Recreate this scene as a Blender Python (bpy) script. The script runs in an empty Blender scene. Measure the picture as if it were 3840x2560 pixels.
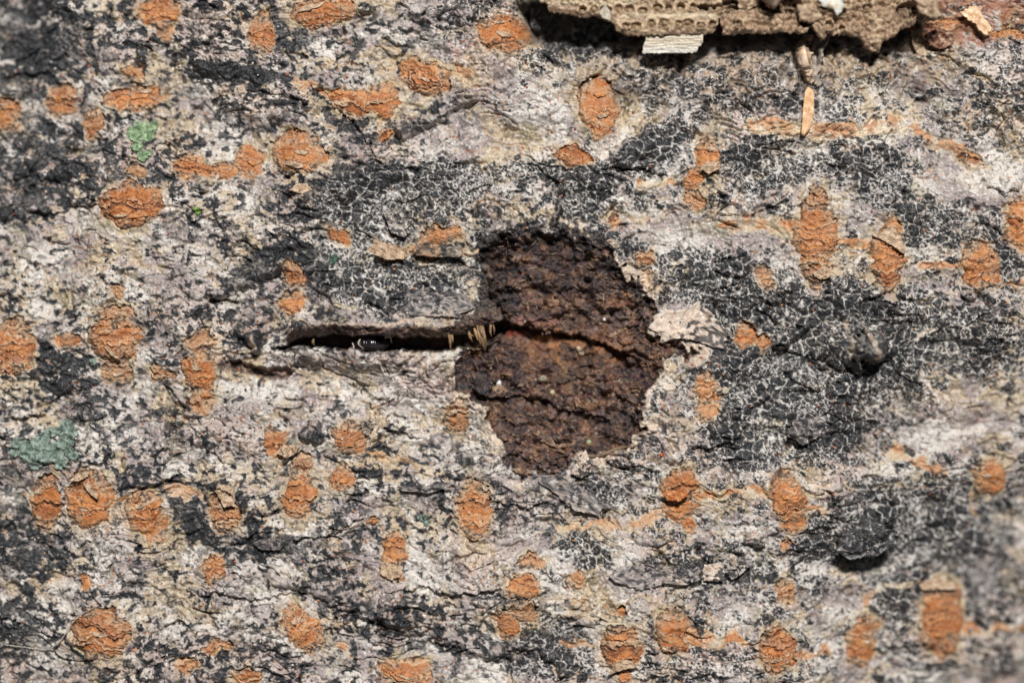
import bpy, math, time
import numpy as np
T0 = time.time()
sc = bpy.context.scene
F32 = np.float32
# ---------------------------------------------------------------- scale: 1 photo pixel = S metres (picture is about 90 mm wide)
S = 0.090 / 3840.0
CX, CY = 1920.0, 1280.0
# ---------------------------------------------------------------- camera
cam_d = bpy.data.cameras.new('camera'); cam = bpy.data.objects.new('camera', cam_d)
sc.collection.objects.link(cam); sc.camera = cam
cam_d.lens = 90; cam_d.sensor_width = 36; cam_d.clip_start = 0.005; cam_d.clip_end = 10
CAMZ = 0.090 * 90 / 36
cam.location = (0, 0, CAMZ)
cam_d.dof.use_dof = True; cam_d.dof.focus_distance = CAMZ - 0.0010; cam_d.dof.aperture_fstop = 5.6
# ---------------------------------------------------------------- world: weak ambient fill, the flash does the rest
w = bpy.data.worlds.new('World'); sc.world = w; w.use_nodes = True
w.node_tree.nodes['Background'].inputs[0].default_value = (0.85, 0.93, 1.0, 1)
w.node_tree.nodes['Background'].inputs[1].default_value = 0.05
# ---------------------------------------------------------------- camera flash, above the lens
fl = bpy.data.lights.new('flash', 'AREA'); fl.shape = 'RECTANGLE'; fl.size = 0.075; fl.size_y = 0.05
fl.energy = 5.4; fl.color = (1.0, 0.965, 0.93)
flo = bpy.data.objects.new('flash', fl); sc.collection.objects.link(flo)
flo.location = (0.05, 0.26, 0.57)
from mathutils import Vector
flo.rotation_euler = (Vector((0, 0, 0)) - Vector(flo.location)).to_track_quat('-Z', 'Y').to_euler()
sc.view_settings.view_transform = 'Standard'; sc.view_settings.look = 'None'
sc.view_settings.exposure = 0.0; sc.view_settings.gamma = 1.0
sc.render.engine = 'CYCLES'

# ================================================================= helpers: noise
rng = np.random.RandomState(11)
PERM = rng.permutation(512).astype(np.int32)
_a = rng.rand(512) * 2 * math.pi
GX = (np.cos(_a) * 1.5).astype(F32); GY = (np.sin(_a) * 1.5).astype(F32)
RA = rng.rand(512).astype(F32); RB = rng.rand(512).astype(F32); RC = rng.rand(512).astype(F32)

def N(x, y, seed=0):
    x = np.asarray(x, F32); y = np.asarray(y, F32)
    fx = np.floor(x); fy = np.floor(y)
    xi = fx.astype(np.int32) + seed * 57; yi = fy.astype(np.int32) + seed * 31
    dx = x - fx; dy = y - fy
    u = dx * dx * dx * (dx * (dx * 6 - 15) + 10); v = dy * dy * dy * (dy * (dy * 6 - 15) + 10)
    p0 = PERM[xi & 511]; p1 = PERM[(xi + 1) & 511]
    def c(p, oy, ox):
        i = PERM[(p + yi + oy) & 511]
        return GX[i] * (dx - ox) + GY[i] * (dy - oy)
    a = c(p0, 0, 0); b = c(p1, 0, 1); d = c(p0, 1, 0); e = c(p1, 1, 1)
    a = a + u * (b - a); d = d + u * (e - d)
    return a + v * (d - a)

def fbm(x, y, seed=0, octv=3, gain=0.5, lac=2.03):
    r = 0; a = 1.0; t = 0
    for k in range(octv):
        r = r + a * N(x * (lac ** k), y * (lac ** k), seed + 7 * k); a *= gain
    return r

def worley(x, y, seed=0):
    fx = np.floor(x).astype(np.int32); fy = np.floor(y).astype(np.int32)
    f1 = np.full(x.shape, 9, F32); f2 = f1.copy(); cid = np.zeros(x.shape, np.int32)
    for oy in (-1, 0, 1):
        for ox in (-1, 0, 1):
            cx = fx + ox; cy = fy + oy
            i = PERM[(PERM[(cx + seed * 13) & 511] + cy + seed * 29) & 511]
            d = np.sqrt((cx + RA[i] - x) ** 2 + (cy + RB[i] - y) ** 2)
            m = d < f1
            f2 = np.where(m, f1, np.minimum(f2, d)); cid = np.where(m, i, cid); f1 = np.where(m, d, f1)
    return f1, f2, cid

def sst(a, b, x):
    t = np.clip((x - a) / (b - a), 0, 1); return t * t * (3 - 2 * t)
def lerp(a, b, t): return a + (b - a) * t
def mixc(C, col, m):
    col = np.asarray(col, F32)
    C += (col - C) * m[..., None]
def poly_sd(x, y, poly):
    """signed distance (negative inside) to a closed polygon"""
    poly = np.asarray(poly, F32); n = len(poly)
    d2 = np.full(x.shape, 1e12, F32); ins = np.zeros(x.shape, bool)
    for i in range(n):
        x0, y0 = poly[i]; x1, y1 = poly[(i + 1) % n]
        ex, ey = x1 - x0, y1 - y0
        t = np.clip(((x - x0) * ex + (y - y0) * ey) / (ex * ex + ey * ey + 1e-9), 0, 1)
        d2 = np.minimum(d2, (x - x0 - t * ex) ** 2 + (y - y0 - t * ey) ** 2)
        if y0 != y1:
            ins ^= ((y0 > y) != (y1 > y)) & (x < (x1 - x0) * (y - y0) / (y1 - y0) + x0)
    d = np.sqrt(d2); return np.where(ins, -d, d)
def line_d(x, y, pts):
    """distance to a polyline, position along it 0..1, signed side (positive = above in the picture)"""
    pts = np.asarray(pts, F32); n = len(pts) - 1
    best = np.full(x.shape, 1e12, F32); tt = np.zeros(x.shape, F32); sd = np.zeros(x.shape, F32)
    for i in range(n):
        x0, y0 = pts[i]; x1, y1 = pts[i + 1]; ex, ey = x1 - x0, y1 - y0
        t = np.clip(((x - x0) * ex + (y - y0) * ey) / (ex * ex + ey * ey + 1e-9), 0, 1)
        d2 = (x - x0 - t * ex) ** 2 + (y - y0 - t * ey) ** 2
        m = d2 < best
        best = np.where(m, d2, best); tt = np.where(m, (i + t) / n, tt)
        sd = np.where(m, np.sign(-(ex * (y - y0) - ey * (x - x0))), sd)
    d = np.sqrt(best); return d, tt, sd

# picture tiles that the positions were read from: origin in photo pixels, 1.742 zoom
TILE = {k: (950 * i if i < 3 else 2840, 0 if r == 0 else (850 if r == 1 else 1660))
        for r, row in enumerate(('ABCD', 'EFGH', 'IJKL')) for i, k in enumerate(row)}
ZK = 1.742
def trunk_fall(px, py):
    """overall shape of the trunk (in px): it falls away at the lower right and the upper left"""
    u, v = np.asarray(px, float) / 3840, np.asarray(py, float) / 2560
    return -380 * np.clip((u - .70) / .30, 0, 1.6) ** 1.4 * np.clip((v - .38) / .62, 0, 1.5) - 150 * np.clip((.26 - u) / .26, 0, 1.6) * np.clip((.42 - v) / .42, 0, 1.5) - 50 * np.clip((.1 - u) / .1, 0, 1)
def P(t, x, y):
    x = TILE[t][0] + x / ZK; y = TILE[t][1] + y / ZK
    k = 1 - (float(trunk_fall(x, y)) * S) / CAMZ      # farther surface: the same direction meets it farther out
    return (CX + (x - CX) * k, CY + (y - CY) * k)
def PL(t, pts): return [P(t, *p) for p in pts]
VK = 3840 / 2352.0
def W7(x, y): return (1700 + x / 1.65, 850 + y / 1.65)

# ================================================================= the bark: one relief grid, later cut into its parts
STEP = 3.4
def axis(a, b, n_out=40, g=1.12):
    c = np.arange(a, b + STEP, STEP); o = np.cumsum(STEP * g ** np.arange(1, n_out + 1))
    return np.concatenate([(c[0] - o)[::-1], c, c[-1] + o]).astype(F32)
gx = axis(-140, 3980); gy = axis(-120, 2680)
X, Y = np.meshgrid(gx, gy); NY, NX = X.shape
def win(cx, cy, rx, ry):
    i0, i1 = np.searchsorted(gx, (cx - rx, cx + rx)); j0, j1 = np.searchsorted(gy, (cy - ry, cy + ry))
    return np.s_[max(j0 - 1, 0):j1 + 1, max(i0 - 1, 0):i1 + 1]

low1 = N(X / 620, Y / 420, 1); low2 = N(X / 450, Y / 330, 2); low3 = N(X / 330, Y / 260, 3)
med1 = N(X / 170, Y / 130, 4); med2 = N(X / 150, Y / 140, 5)
e1 = N(X / 58, Y / 58, 6); e2 = N(X / 58, Y / 58, 7); e3 = N(X / 19, Y / 19, 8); e4 = N(X / 19, Y / 19, 9)
fine = N(X / 9.5, Y / 9.5, 10); fine2 = N(X / 14, Y / 12, 11)
yf = Y + 150 * low1 + 44 * med1 + 12 * e1; xf = X + 60 * low3 + 40 * med2 + 8 * e2
def ridged(x, y, s): return 1 - 2 * np.abs(N(x, y, s))
med3 = N(X / 130, Y / 120, 18)
fib1 = ridged(xf / 200, yf / 48, 12); fib2 = ridged((xf + 18 * e1) / 90, (yf + 18 * e2) / 21, 13); fib3 = ridged((xf + 9 * e1) / 44, (yf + 9 * e2) / 10, 14)
# swirling grain: strongly bent thin folds
xs = X + 80 * med1 + 22 * e1; ys = Y + 80 * med3 + 22 * e2
sw1 = ridged(xs / 85, ys / 30, 52); sw2 = ridged(xs / 36, ys / 15, 53)
plate = N(xf / 230, yf / 110, 15) + 0.6 * N(xs / 100, ys / 60, 16) + 0.12 * e1 + 0.07 * e3
pq = plate * 4.5; pf = np.floor(pq); pfr = pq - pf
terr = (pf + sst(0.0, 0.14, pfr)) / 4.5 * (0.35 + 0.9 * sst(-.1, .5, low3 + med2)) 
clump = fbm(X / 46, Y / 40, 17, 3, .6)
creep = sst(.80, .98, sw1 + .1 * e3) * sst(.0, .4, med2 + .3 * e2)
lump = np.abs(N(xs / 120, ys / 62, 56)) ; lump2 = np.abs(N(xs / 52, ys / 34, 57))      # rounded swellings that meet in sharp creases
crk = sst(.10, .0, np.abs(N(xf / 210 + 5, yf / 75, 58)) + .03 * e3) * sst(.0, .35, N(X / 140, Y / 120, 59) + .3 * e1)
Hh = 44 * low2 + 30 * low3 + 20 * med3 + 4 * fib1 + 3.0 * fib2 + 1.6 * fib3 + 17 * terr + 6 * clump + 2.8 * e3 + 1.3 * fine + 3 * sw1 + 1.7 * sw2 - 11 * creep + (32 * np.sqrt(lump + .01) + 9 * np.sqrt(lump2 + .01)) * (.55 + .6 * sst(-.3, .4, low3 + med2)) - 30 * crk

# ---- pigment of the bark skin
tone = N(xf / 240, yf / 110, 20) + 0.6 * N(xs / 90, ys / 60, 21)
warm = N(X / 260 + 3, Y / 170, 22) + 0.6 * N(xs / 80, ys / 40, 23)
C = np.empty((NY, NX, 3), F32); C[:] = (0.46, 0.415, 0.385)
mixc(C, (0.315, 0.265, 0.26), sst(-.15, 0.4, tone + .25 * e2) * 0.9)
mixc(C, (0.53, 0.425, 0.28), sst(-.1, 0.45, warm + .2 * e1) * 0.8)
mixc(C, (0.66, 0.63, 0.59), sst(0.10, 0.55, -tone + 0.35 * e1 + .2 * sw1) * 0.75)
mixc(C, (0.56, 0.44, 0.385), sst(0.2, 0.6, low3 + 0.4 * e2) * 0.5)
mixc(C, (0.27, 0.185, 0.11), sst(0.35, 0.8, -fib2 + 0.6 * warm + 0.4 * e3) * 0.8)
mixc(C, (0.25, 0.22, 0.115), sst(0.35, 0.7, N(X / 120, Y / 90, 26) + .5 * e3) * 0.5)
mixc(C, (0.15, 0.125, 0.115), sst(0.25, 0.65, fine2 + 0.4 * sw2 + 0.35 * e1 - .2) * 0.7)
mixc(C, (0.72, 0.70, 0.67), sst(0.25, 0.6, fine + 0.5 * e4) * 0.6)
mixc(C, (0.42, 0.17, 0.065), sst(0.60, 0.72, N(X / 15, Y / 13, 25) + 0.3 * med2) * 0.8)

# ---- black crust: where it grows
def vb(l): return [(x * VK, y * VK, rx * VK, ry * VK, math.radians(a), k) for x, y, rx, ry, a, k in l]
DARK = vb([(80, 60, 120, 90, 0, .5), (70, 165, 100, 80, 0, .35), (130, 420, 130, 60, 0, .3), (40, 480, 60, 40, 0, .3), (70, 330, 110, 50, 0, .4),
    (540, 170, 110, 20, 4, .8), (650, 90, 60, 50, 0, .6), (800, 275, 80, 35, 35, .5), (960, 270, 100, 28, -35, .4), (880, 460, 190, 55, 0, .6),
    (1010, 395, 260, 30, 0, .35), (870, 620, 200, 70, 0, .65), (980, 680, 150, 30, 0, .5), (600, 600, 110, 24, -25, .55), (1330, 430, 60, 70, 0, .7), (1500, 340, 110, 45, -35, .6),
    (1320, 110, 130, 40, -25, .5), (1480, 190, 200, 40, 0, .15), (2000, 230, 300, 40, 0, .15), (1750, 390, 90, 45, 0, .5), (1980, 390, 130, 60, 0, .45),
    (1250, 560, 160, 40, 0, .5), (1420, 590, 100, 40, 0, .4), (2130, 500, 90, 60, 0, .45), (2290, 600, 60, 70, 0, .4), (1880, 720, 280, 80, 0, .5), (2000, 810, 330, 90, 0, .6), (1640, 640, 120, 60, 0, .5),
    (1850, 900, 220, 120, 0, .4), (1700, 960, 150, 100, 0, .2), (2080, 1200, 190, 85, 0, .5), (1980, 1230, 90, 40, -20, .6), (2250, 1200, 120, 100, 0, .3),
    (2200, 1340, 150, 80, 0, .3), (2060, 1390, 50, 60, 0, .6), (1850, 1290, 160, 80, 0, .2), (1660, 1310, 110, 24, 10, .4), (1350, 1120, 100, 35, 15, .4),
    (1330, 1260, 80, 40, 30, .5), (1250, 1470, 150, 60, 0, .35), (760, 1370, 230, 40, 18, .15), (960, 1440, 130, 40, 25, .15), (150, 830, 60, 50, 0, .5),
    (330, 1110, 40, 40, 0, .4), (450, 1190, 40, 90, -25, .65), (60, 1250, 100, 80, 0, .45), (40, 1420, 60, 60, 0, .5), (780, 960, 40, 70, -35, .6), (620, 1250, 80, 30, 0, .5), (210, 940, 60, 40, 0, .3), (1720, 1040, 90, 40, 0, .4), (1900, 1000, 60, 60, 0, .4)])
PALE = vb([(1000, 190, 260, 80, -10, .35), (1330, 260, 80, 50, 0, .35), (860, 890, 200, 70, 0, .55), (620, 960, 160, 120, 0, .3), (300, 640, 220, 70, 0, .3), (1060, 1290, 190, 60, -8, .55),
    (1400, 1370, 110, 60, 0, .5), (2170, 410, 90, 50, 20, .5), (2200, 950, 90, 90, -40, .45), (1890, 470, 60, 60, 0, .4), (1000, 330, 180, 40, 0, .3), (1240, 300, 90, 60, 0, .3), (200, 530, 110, 50, 0, .35),
    (520, 900, 120, 60, 0, .3), (1880, 1120, 60, 40, 0, .5), (330, 1250, 180, 60, 20, .25), (560, 1330, 120, 50, 0, .2), (1450, 1250, 60, 40, 0, .3), (1800, 300, 200, 20, 5, .3), (1640, 530, 200, 30, 0, .3), (2300, 400, 60, 60, 0, .3), (1550, 1000, 60, 60, 0, .2), (1000, 850, 60, 130, 0, .4), (480, 1420, 150, 40, 0, .2)])
dens = 0.385 + 0.0 * sst(1500, 2400, X) + 0.16 * low3 + 0.10 * med2
for cx, cy, rx, ry, an, k in DARK + [(a, b, c, d, e, -f) for a, b, c, d, e, f in PALE]:
    R = max(rx, ry) * 2.2; s = win(cx, cy, R, R)
    dx = X[s] - cx; dy = Y[s] - cy; ca, sa = math.cos(an), math.sin(an)
    q = ((dx * ca + dy * sa) / rx) ** 2 + ((-dx * sa + dy * ca) / ry) ** 2
    dens[s] += k * np.exp(-q * q * 0.7)
dens = np.clip(dens, 0.02, 1.05)

# ---- outlines of the orange cork lenticels: tile, x, y, half width, half height, angle, squareness, orange, bulge
LENT = [
 ('A',1045,80,140,115,0,2.2,1,.8),('A',1085,222,65,50,0,2,.25,.5),('A',410,662,108,118,0,2,.8,.5),('A',45,760,120,108,0,2,.9,.5),('A',610,810,75,95,0,2,1,.5),
 ('A',880,645,200,95,0,1.6,1,.5),('A',1265,1100,122,92,0,2,1,.5),('A',1462,1100,85,66,0,2,1,.5),('A',1635,1045,88,118,20,2,.9,.5),('A',868,1345,218,150,0,1.7,1,.6),
 ('A',900,1115,62,62,0,2,.3,.7),('B',55,220,88,130,0,2.2,1,.5),('B',450,82,222,108,-8,2,.95,.5),('B',1640,222,172,130,0,2.4,1,.7),('B',1112,495,185,110,22,2,1,.5),
 ('B',630,665,155,88,15,1.8,1,.5),('B',838,660,110,122,-10,2,.9,.5),('B',305,1005,180,128,8,2.3,1,.5),('B',872,890,52,30,-30,2,.9,.3),
 ('C',600,700,138,208,0,1.75,.95,.6),('C',430,1032,118,68,8,1.6,1,.5),('C',1312,1030,86,130,0,2.2,1,.6),('C',1205,1180,58,92,12,2,1,.4),('C',1215,1310,62,62,0,2,.45,.3),
 ('D',380,1545,148,350,0,1.35,1,.6),('D',1400,1032,70,42,15,2,.55,.3),('D',1640,228,140,40,8,2,.9,.3),('D',1240,140,120,40,5,2,.8,.3),
 ('H',850,185,125,255,0,1.45,1,.55),('H',1440,265,122,160,-10,2,1,.6),('H',1722,-20,118,200,0,2,1,.7),('G',1555,705,72,85,0,2,1,.5),('G',1668,765,52,86,-15,2,.9,.5),
 ('E',745,735,175,152,0,1.8,1,.6),('E',765,945,108,82,0,1.8,.2,.4),('E',760,560,130,50,0,2,.15,.3),('E',90,780,155,185,0,2.5,.95,.6),('E',440,742,105,42,0,2,.75,.3),
 ('E',1320,940,110,135,0,2.5,1,.7),('E',1322,745,98,72,0,2,.25,.6),('E',1332,1130,88,88,0,1.8,.2,.5),('E',1075,965,100,46,10,2,.45,.3),('E',770,430,48,46,0,2,.3,.6),
 ('F',275,310,72,88,-15,2,.95,.5),('F',245,505,74,82,20,1.8,1,.4),('F',560,65,95,46,32,1.8,1,.4),('F',885,165,115,62,10,2,.7,.5),('F',1230,65,150,62,-5,2,.75,.5),
 ('F',635,1375,110,108,0,2,.8,.7),('J',588,212,95,86,0,2,.8,.5),('F',135,1400,72,112,0,2,.8,.5),('J',320,125,70,60,0,2,.55,.3),('J',295,345,108,165,8,2,1,.6),('F',1342,1240,80,110,0,2.4,.5,.6),
 ('G',1305,1060,80,108,0,2,.95,.5),('G',1305,1205,62,72,0,2,.5,.4),('G',905,205,72,58,0,2,.6,.5),('G',905,345,48,72,20,2,.45,.4),('G',1690,335,55,85,-15,2,.4,.4),
 ('I',305,390,100,190,5,2,.95,.5),('I',588,365,150,190,0,2.2,1,.6),('I',970,480,125,182,-25,2,1,.6),('I',1470,440,102,150,0,2,.65,.5),('I',1400,805,64,108,0,2.6,.85,.8),
 ('I',662,1235,218,175,12,1.55,.95,.6),('I',1430,1322,112,44,-5,2,.65,.2),('I',1620,1525,95,75,0,1.7,1,.5),('I',560,910,42,55,0,2,.9,.3),('I',1228,1452,80,50,0,2,.5,.3),
 ('J',918,690,82,125,0,2,1,.6),('J',900,845,78,52,0,2,.25,.5),('J',1445,430,112,210,0,1.7,.95,.6),('J',790,497,46,42,0,2,.9,.6),('J',322,1205,105,190,-38,2,1,.5),
 ('J',1000,1490,185,95,10,1.9,.95,.5),('J',1655,1175,76,112,0,2,.85,.5),('K',105,925,115,90,0,2,.9,.5),('K',115,1090,100,75,0,2,.4,.5),
 ('K',1130,275,122,108,-20,2,1,.6),('K',1125,425,108,92,0,2,1,.5),('K',1192,528,44,62,0,2.4,1,.6),('K',742,1340,136,155,0,1.9,1,.6),('K',765,1512,58,52,0,2,.95,.5),
 ('K',1080,1225,108,165,5,2,1,.7),('K',742,1085,44,32,0,2,.85,.2),('K',455,895,48,66,25,2,.5,.6),('K',160,760,70,50,0,2,.3,.5),
 ('L',185,345,120,165,-20,2.2,1,.6),('L',230,525,82,72,0,2,.75,.4),('L',180,665,42,46,0,2,.8,.3),('L',1500,232,106,118,0,2.6,1,.6),('L',1200,1150,150,255,5,2.3,1,.6),
 ('L',682,1295,98,185,8,2.1,.95,.5),('L',120,1345,116,160,0,2,1,.5),('L',175,965,66,100,-15,2,.45,.5),('A',880,490,90,42,20,1.7,.6,.5),('C',700,1440,40,45,0,2,.3,.8),('F',1130,175,120,60,0,2,.3,.5),
]
VEIN = [('C',[(850,1195),(980,1190),(1110,1185)],26,.9),('C',[(1400,1470),(1560,1465),(1742,1475),(1960,1500)],44,.85),('D',[(-60,830),(180,830),(420,855),(700,848),(860,838),(1000,820),(1120,900),(1260,970),(1500,1090)],38,.6),
 ('H',[(500,85),(620,105),(740,115)],34,.8),('H',[(1050,240),(1200,262),(1350,250)],30,.8),('H',[(1540,380),(1640,360),(1742,370)],28,.5),('K',[(1230,345),(1400,330),(1560,300),(1690,320)],30,.8),
 ('K',[(310,560),(500,540),(640,520),(760,550),(900,510),(990,440)],34,.45),('K',[(1190,1255),(1380,1270),(1590,1295)],42,.9),('K',[(350,1310),(450,1300),(560,1300)],24,.7),
 ('L',[(300,410),(380,420),(470,440)],30,.8),('L',[(1340,1200),(1500,1200),(1742,1205),(1900,1210)],36,.85),('L',[(220,1385),(340,1390),(470,1360)],30,.7),('L',[(820,40),(960,70),(1100,150),(1220,185)],26,.7),
 ('L',[(1400,330),(1420,400),(1440,470)],18,.6),('J',[(540,1310),(620,1345),(660,1400)],22,.7),('I',[(720,380),(780,375),(850,365)],22,.8),('I',[(1060,270),(1200,320),(1330,340)],34,.4),('J',[(740,80),(960,110),(1150,190),(1270,220)],26,.35),('B',[(270,530),(400,580),(500,640)],24,.5),('F',[(1380,100),(1400,160),(1480,150)],26,.5),('E',[(1320,300),(1420,350),(1500,370)],22,.5),('B',[(1300,480),(1420,500),(1480,570)],18,.5)]
LN = len(LENT)
lid = np.zeros((NY, NX), np.int16)              # which lenticel (1..) or vein (1000+..) a vertex belongs to
near = np.full((NY, NX), 3.0, F32)              # distance to the closest lenticel in units of its size
wxn = 19 * e1 + 8 * e3 + 2 * fine; wyn = 19 * e2 + 8 * e4 + 2 * fine2
lrs = np.random.RandomState(5)
lent_px = []
lentH = np.zeros((NY, NX), F32); lentC = np.zeros((NY, NX, 3), F32); lentW = np.zeros((NY, NX), F32)
ORANGE = np.array((0.45, 0.165, 0.052), F32); LORANGE = np.array((0.55, 0.25, 0.10), F32); DORANGE = np.array((0.31, 0.10, 0.035), F32)
TAN = np.array((0.47, 0.33, 0.21), F32); GREYTAN = np.array((0.36, 0.27, 0.20), F32); CREAM = np.array((0.62, 0.50, 0.33), F32)
for k, (t, zx, zy, a, b, ang, p, org, bulge) in enumerate(LENT):
    cx, cy = P(t, zx, zy); a /= ZK; b /= ZK; an = math.radians(ang)
    lent_px.append((cx, cy, a, b, an, org))
    R = max(a, b) * 1.9 + 12; s = win(cx, cy, R, R)
    dx = X[s] - cx + wxn[s]; dy = Y[s] - cy + wyn[s]; ca, sa = math.cos(an), math.sin(an)
    xl = dx * ca + dy * sa; yl = -dx * sa + dy * ca
    q = (np.abs(xl / a) ** p + np.abs(yl / b) ** p) ** (1 / p)
    near[s] = np.minimum(near[s], q)
    ins = q < 1
    # curved cork layers, each a little shelf with its own height and tint
    bend = lrs.uniform(-.3, .3); per = lrs.uniform(15, 22)
    wv = 12 * N(xl / 85, yl / 60, 60 + k) + 2.2 * N(xl / 26, yl / 20, 61 + k) + .7 * N(xl / 9, yl / 9, 62 + k)
    ph = (yl + bend * xl * xl / a + wv) / per + 50
    ph = ph + 0.45 * np.sin(ph * 2.1 + k) + 0.2 * np.sin(ph * 5.3)
    fi = np.floor(ph); fr = ph - fi; ii = fi.astype(np.int32)
    ra = RA[PERM[(ii + 17 * k) & 511]]; rb = RB[PERM[(ii + 17 * k) & 511]]
    sub = ph * 2.4 + .4 * N(xl / 30, yl / 9, 63 + k); sfi = np.floor(sub); sfr = sub - sfi; rsub = RC[PERM[(sfi.astype(np.int32) + 31 * k) & 511]]
    edge = sst(0.45, 1.0, np.abs(yl / b) + 0.25 * np.abs(xl / a) + .2 * e1[s])     # layers stand out at the two tips
    part_ = sst(-.45, .05, N(xl / 60, yl / 30, 64 + k) + .5 * edge + rb - .45)        # a layer edge opens only along part of its length
    amp = (4 + 17.0 * rb * part_ + 5 * edge)
    dome = np.sqrt(np.clip(1 - q ** 3, 0, 1)) * min(a, b) * 0.85 * bulge
    fis = part_ * sst(.66, .80, fr) * sst(1.0, .93, fr)
    hl = dome + amp * (fr - 0.5) - (6 + 20 * rb) * fis + 5.0 * (sfr - .5) + 5 * (ra - .5) * sst(1.0, .8, q) + 1.2 * fine[s] + 1.4 * e3[s] + 3 * e1[s]
    col = np.empty(q.shape + (3,), F32); col[:] = ORANGE
    mixc(col, LORANGE, sst(.25, .7, .7 * ra + .5 * e2[s] + 1.0 * (rsub - .4)) * .95)
    mixc(col, DORANGE, sst(.5, .9, .7 * rb + .5 * e4[s] + .9 * (.6 - rsub)) * .8)
    mixc(col, TAN, np.clip(sst(.55, 1.0, q + .5 * e1[s] + .25 * e3[s]) * (.35 + .6 * ra) + .65 * edge * rsub + (1 - org) * .85, 0, 1) * .9)
    mixc(col, GREYTAN, sst(.62, .85, RA[PERM[(sfi.astype(np.int32) + 77 * k) & 511]] + .35 * e3[s] + .2 * e1[s]) * (.25 + .6 * edge + .5 * (1 - org)).clip(0, 1))
    mixc(col, (0.62, .44, .29), sst(.38, .62, fr + .15 * fine[s]) * sst(.76, .66, fr) * part_ * (.35 + .6 * ra))
    mixc(col, (0.13, .055, .028), fis * (.5 + .45 * rb))
    mixc(col, (0.24, .09, .035), sst(.78, .95, sfr) * .55)
    mixc(col, (0.045, 0.043, 0.042), sst(.42, .55, fine2[s] + .6 * edge + .4 * e1[s] - .30 * org) * .8)
    m = ins & (hl > lentH[s] - (lid[s] == 0) * 1e3)
    lentH[s] = np.where(m, hl, lentH[s]); lentC[s] = np.where(m[..., None], col, lentC[s]); lid[s] = np.where(m, k + 1, lid[s])
vein_n = np.full((NY, NX), 9.0, F32); veinO = np.zeros((NY, NX), F32)
for k, (t, pts, hw, org) in enumerate(VEIN):
    pp = np.array(PL(t, pts)); hw *= 1.25 / ZK
    c = (pp.min(0) + pp.max(0)) / 2; r = (pp.max(0) - pp.min(0)) / 2 + hw * 4
    s = win(c[0], c[1], r[0], r[1])
    d, tt, sd = line_d(X[s] + 1.3 * wxn[s], Y[s] + 1.3 * wyn[s], pp)
    q = d / (hw * (0.8 + .35 * e1[s] + .5 * med2[s]).clip(.3, 2)); q = q + .5 * sst(.9, 1, np.abs(2 * tt - 1))
    m = q < vein_n[s]; vein_n[s] = np.where(m, q, vein_n[s]); veinO[s] = np.where(m, org, veinO[s])
    lid[s] = np.where((q < .8) & (lid[s] == 0), 1000 + k, lid[s])
near = np.minimum(near, 3)
# pale layered collar round each lenticel
coll = sst(1.45, 1.0, near + .35 * e1 + .15 * med2 + .1 * e3)
ring = np.sin(near * 30 + 5 * e1 + 5 * e2 + 2.5 * e3)
Hh += coll * (5 + 2.5 * ring)
mixc(C, (.54, .43, .28), coll * .45 * sst(-.4, .2, e2 + .5 * med1))
mixc(C, (0.40, 0.29, 0.17), coll * sst(.1, .8, ring + .5 * fine) * .55)
mixc(C, (0.33, 0.30, 0.17), coll * sst(.2, .7, e2 + .3 * fine) * .45)
vc = sst(1.7, .7, vein_n + .2 * e3); vi = sst(1.0, .75, vein_n + .2 * e3)
mixc(C, CREAM, vc * .55)
vcol = np.empty_like(C); vcol[:] = LORANGE; mixc(vcol, ORANGE, sst(-.1, .5, fib2 + e3)); mixc(vcol, (.30, .17, .10), sst(.2, .7, -fib3 + .6 * e3) * .6)
mixc(vcol, CREAM, sst(.3, .6, fine2 + .5 * e1) * .7)
C += (vcol - C) * (vi * (.2 + .7 * veinO) * sst(-.55, .05, e2 + .6 * med1 + .3 * e3))[..., None]
Hh += vi * (1 + 3 * fib3) - 3 * vc

# ---- raised ridges and knobs of the bark (tile, polyline, half width, height, blackness)
RIDGE = [('B',[(925,890),(1100,800),(1250,715),(1450,575)],58,56,.05),('E',[(1370,470),(1540,370),(1742,290),(1850,240)],52,46,.35),('G',[(1742,1040),(1600,1130),(1450,1250),(1320,1360)],46,40,0),
 ('C',[(395,1205),(330,1390),(265,1560)],24,40,.5),('H',[(280,590),(285,665),(200,735),(80,775)],26,60,1.0),('B',[(1000,60),(1250,110),(1460,150)],70,30,0),('J',[(60,870),(380,930),(700,1060),(1150,1200),(1400,1330),(1742,1400)],46,34,-.1),
 ('A',[(1280,420),(1400,470),(1560,480),(1742,495)],46,25,.8),('C',[(700,1060),(850,960),(1000,840)],70,45,.25),('K',[(0,1310),(180,1270),(320,1360),(430,1500)],60,50,.3),('F',[(330,640),(600,560),(750,530)],40,30,0),('L',[(500,650),(700,560),(880,480)],70,70,.9),
 ('E',[(1100,1010),(1180,1100),(1300,1260)],40,28,0),('J',[(930,265),(1100,300),(1280,265)],22,34,.4),('E',[(500,270),(520,420),(500,520)],50,24,0)]
KNOB = [('H',620,800,270,140,0,120,.9),('H',700,790,130,130,0,90,.5),('A',860,45,60,60,0,20,.6),('E',380,1050,110,75,0,20,.8),('E',1670,740,60,70,0,70,.2),('F',360,850,110,55,20,40,.4),('H',300,1290,120,90,0,45,.1),
 ('F',390,1330,70,55,20,45,.7),('K',1620,640,90,50,0,55,.2),('G',1100,1270,180,90,15,25,0),('I',1480,310,80,70,0,55,.1),('I',1610,395,42,40,0,40,.6),('A',690,1120,0,0,0,0,0),('B',600,1260,90,60,0,35,.1),('F',200,1455,32,50,0,40,1.),
 ('L',1200,500,110,55,0,25,.7),('H',1400,720,170,70,10,35,.7),('L',880,1030,120,130,0,20,.6)]
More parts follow.
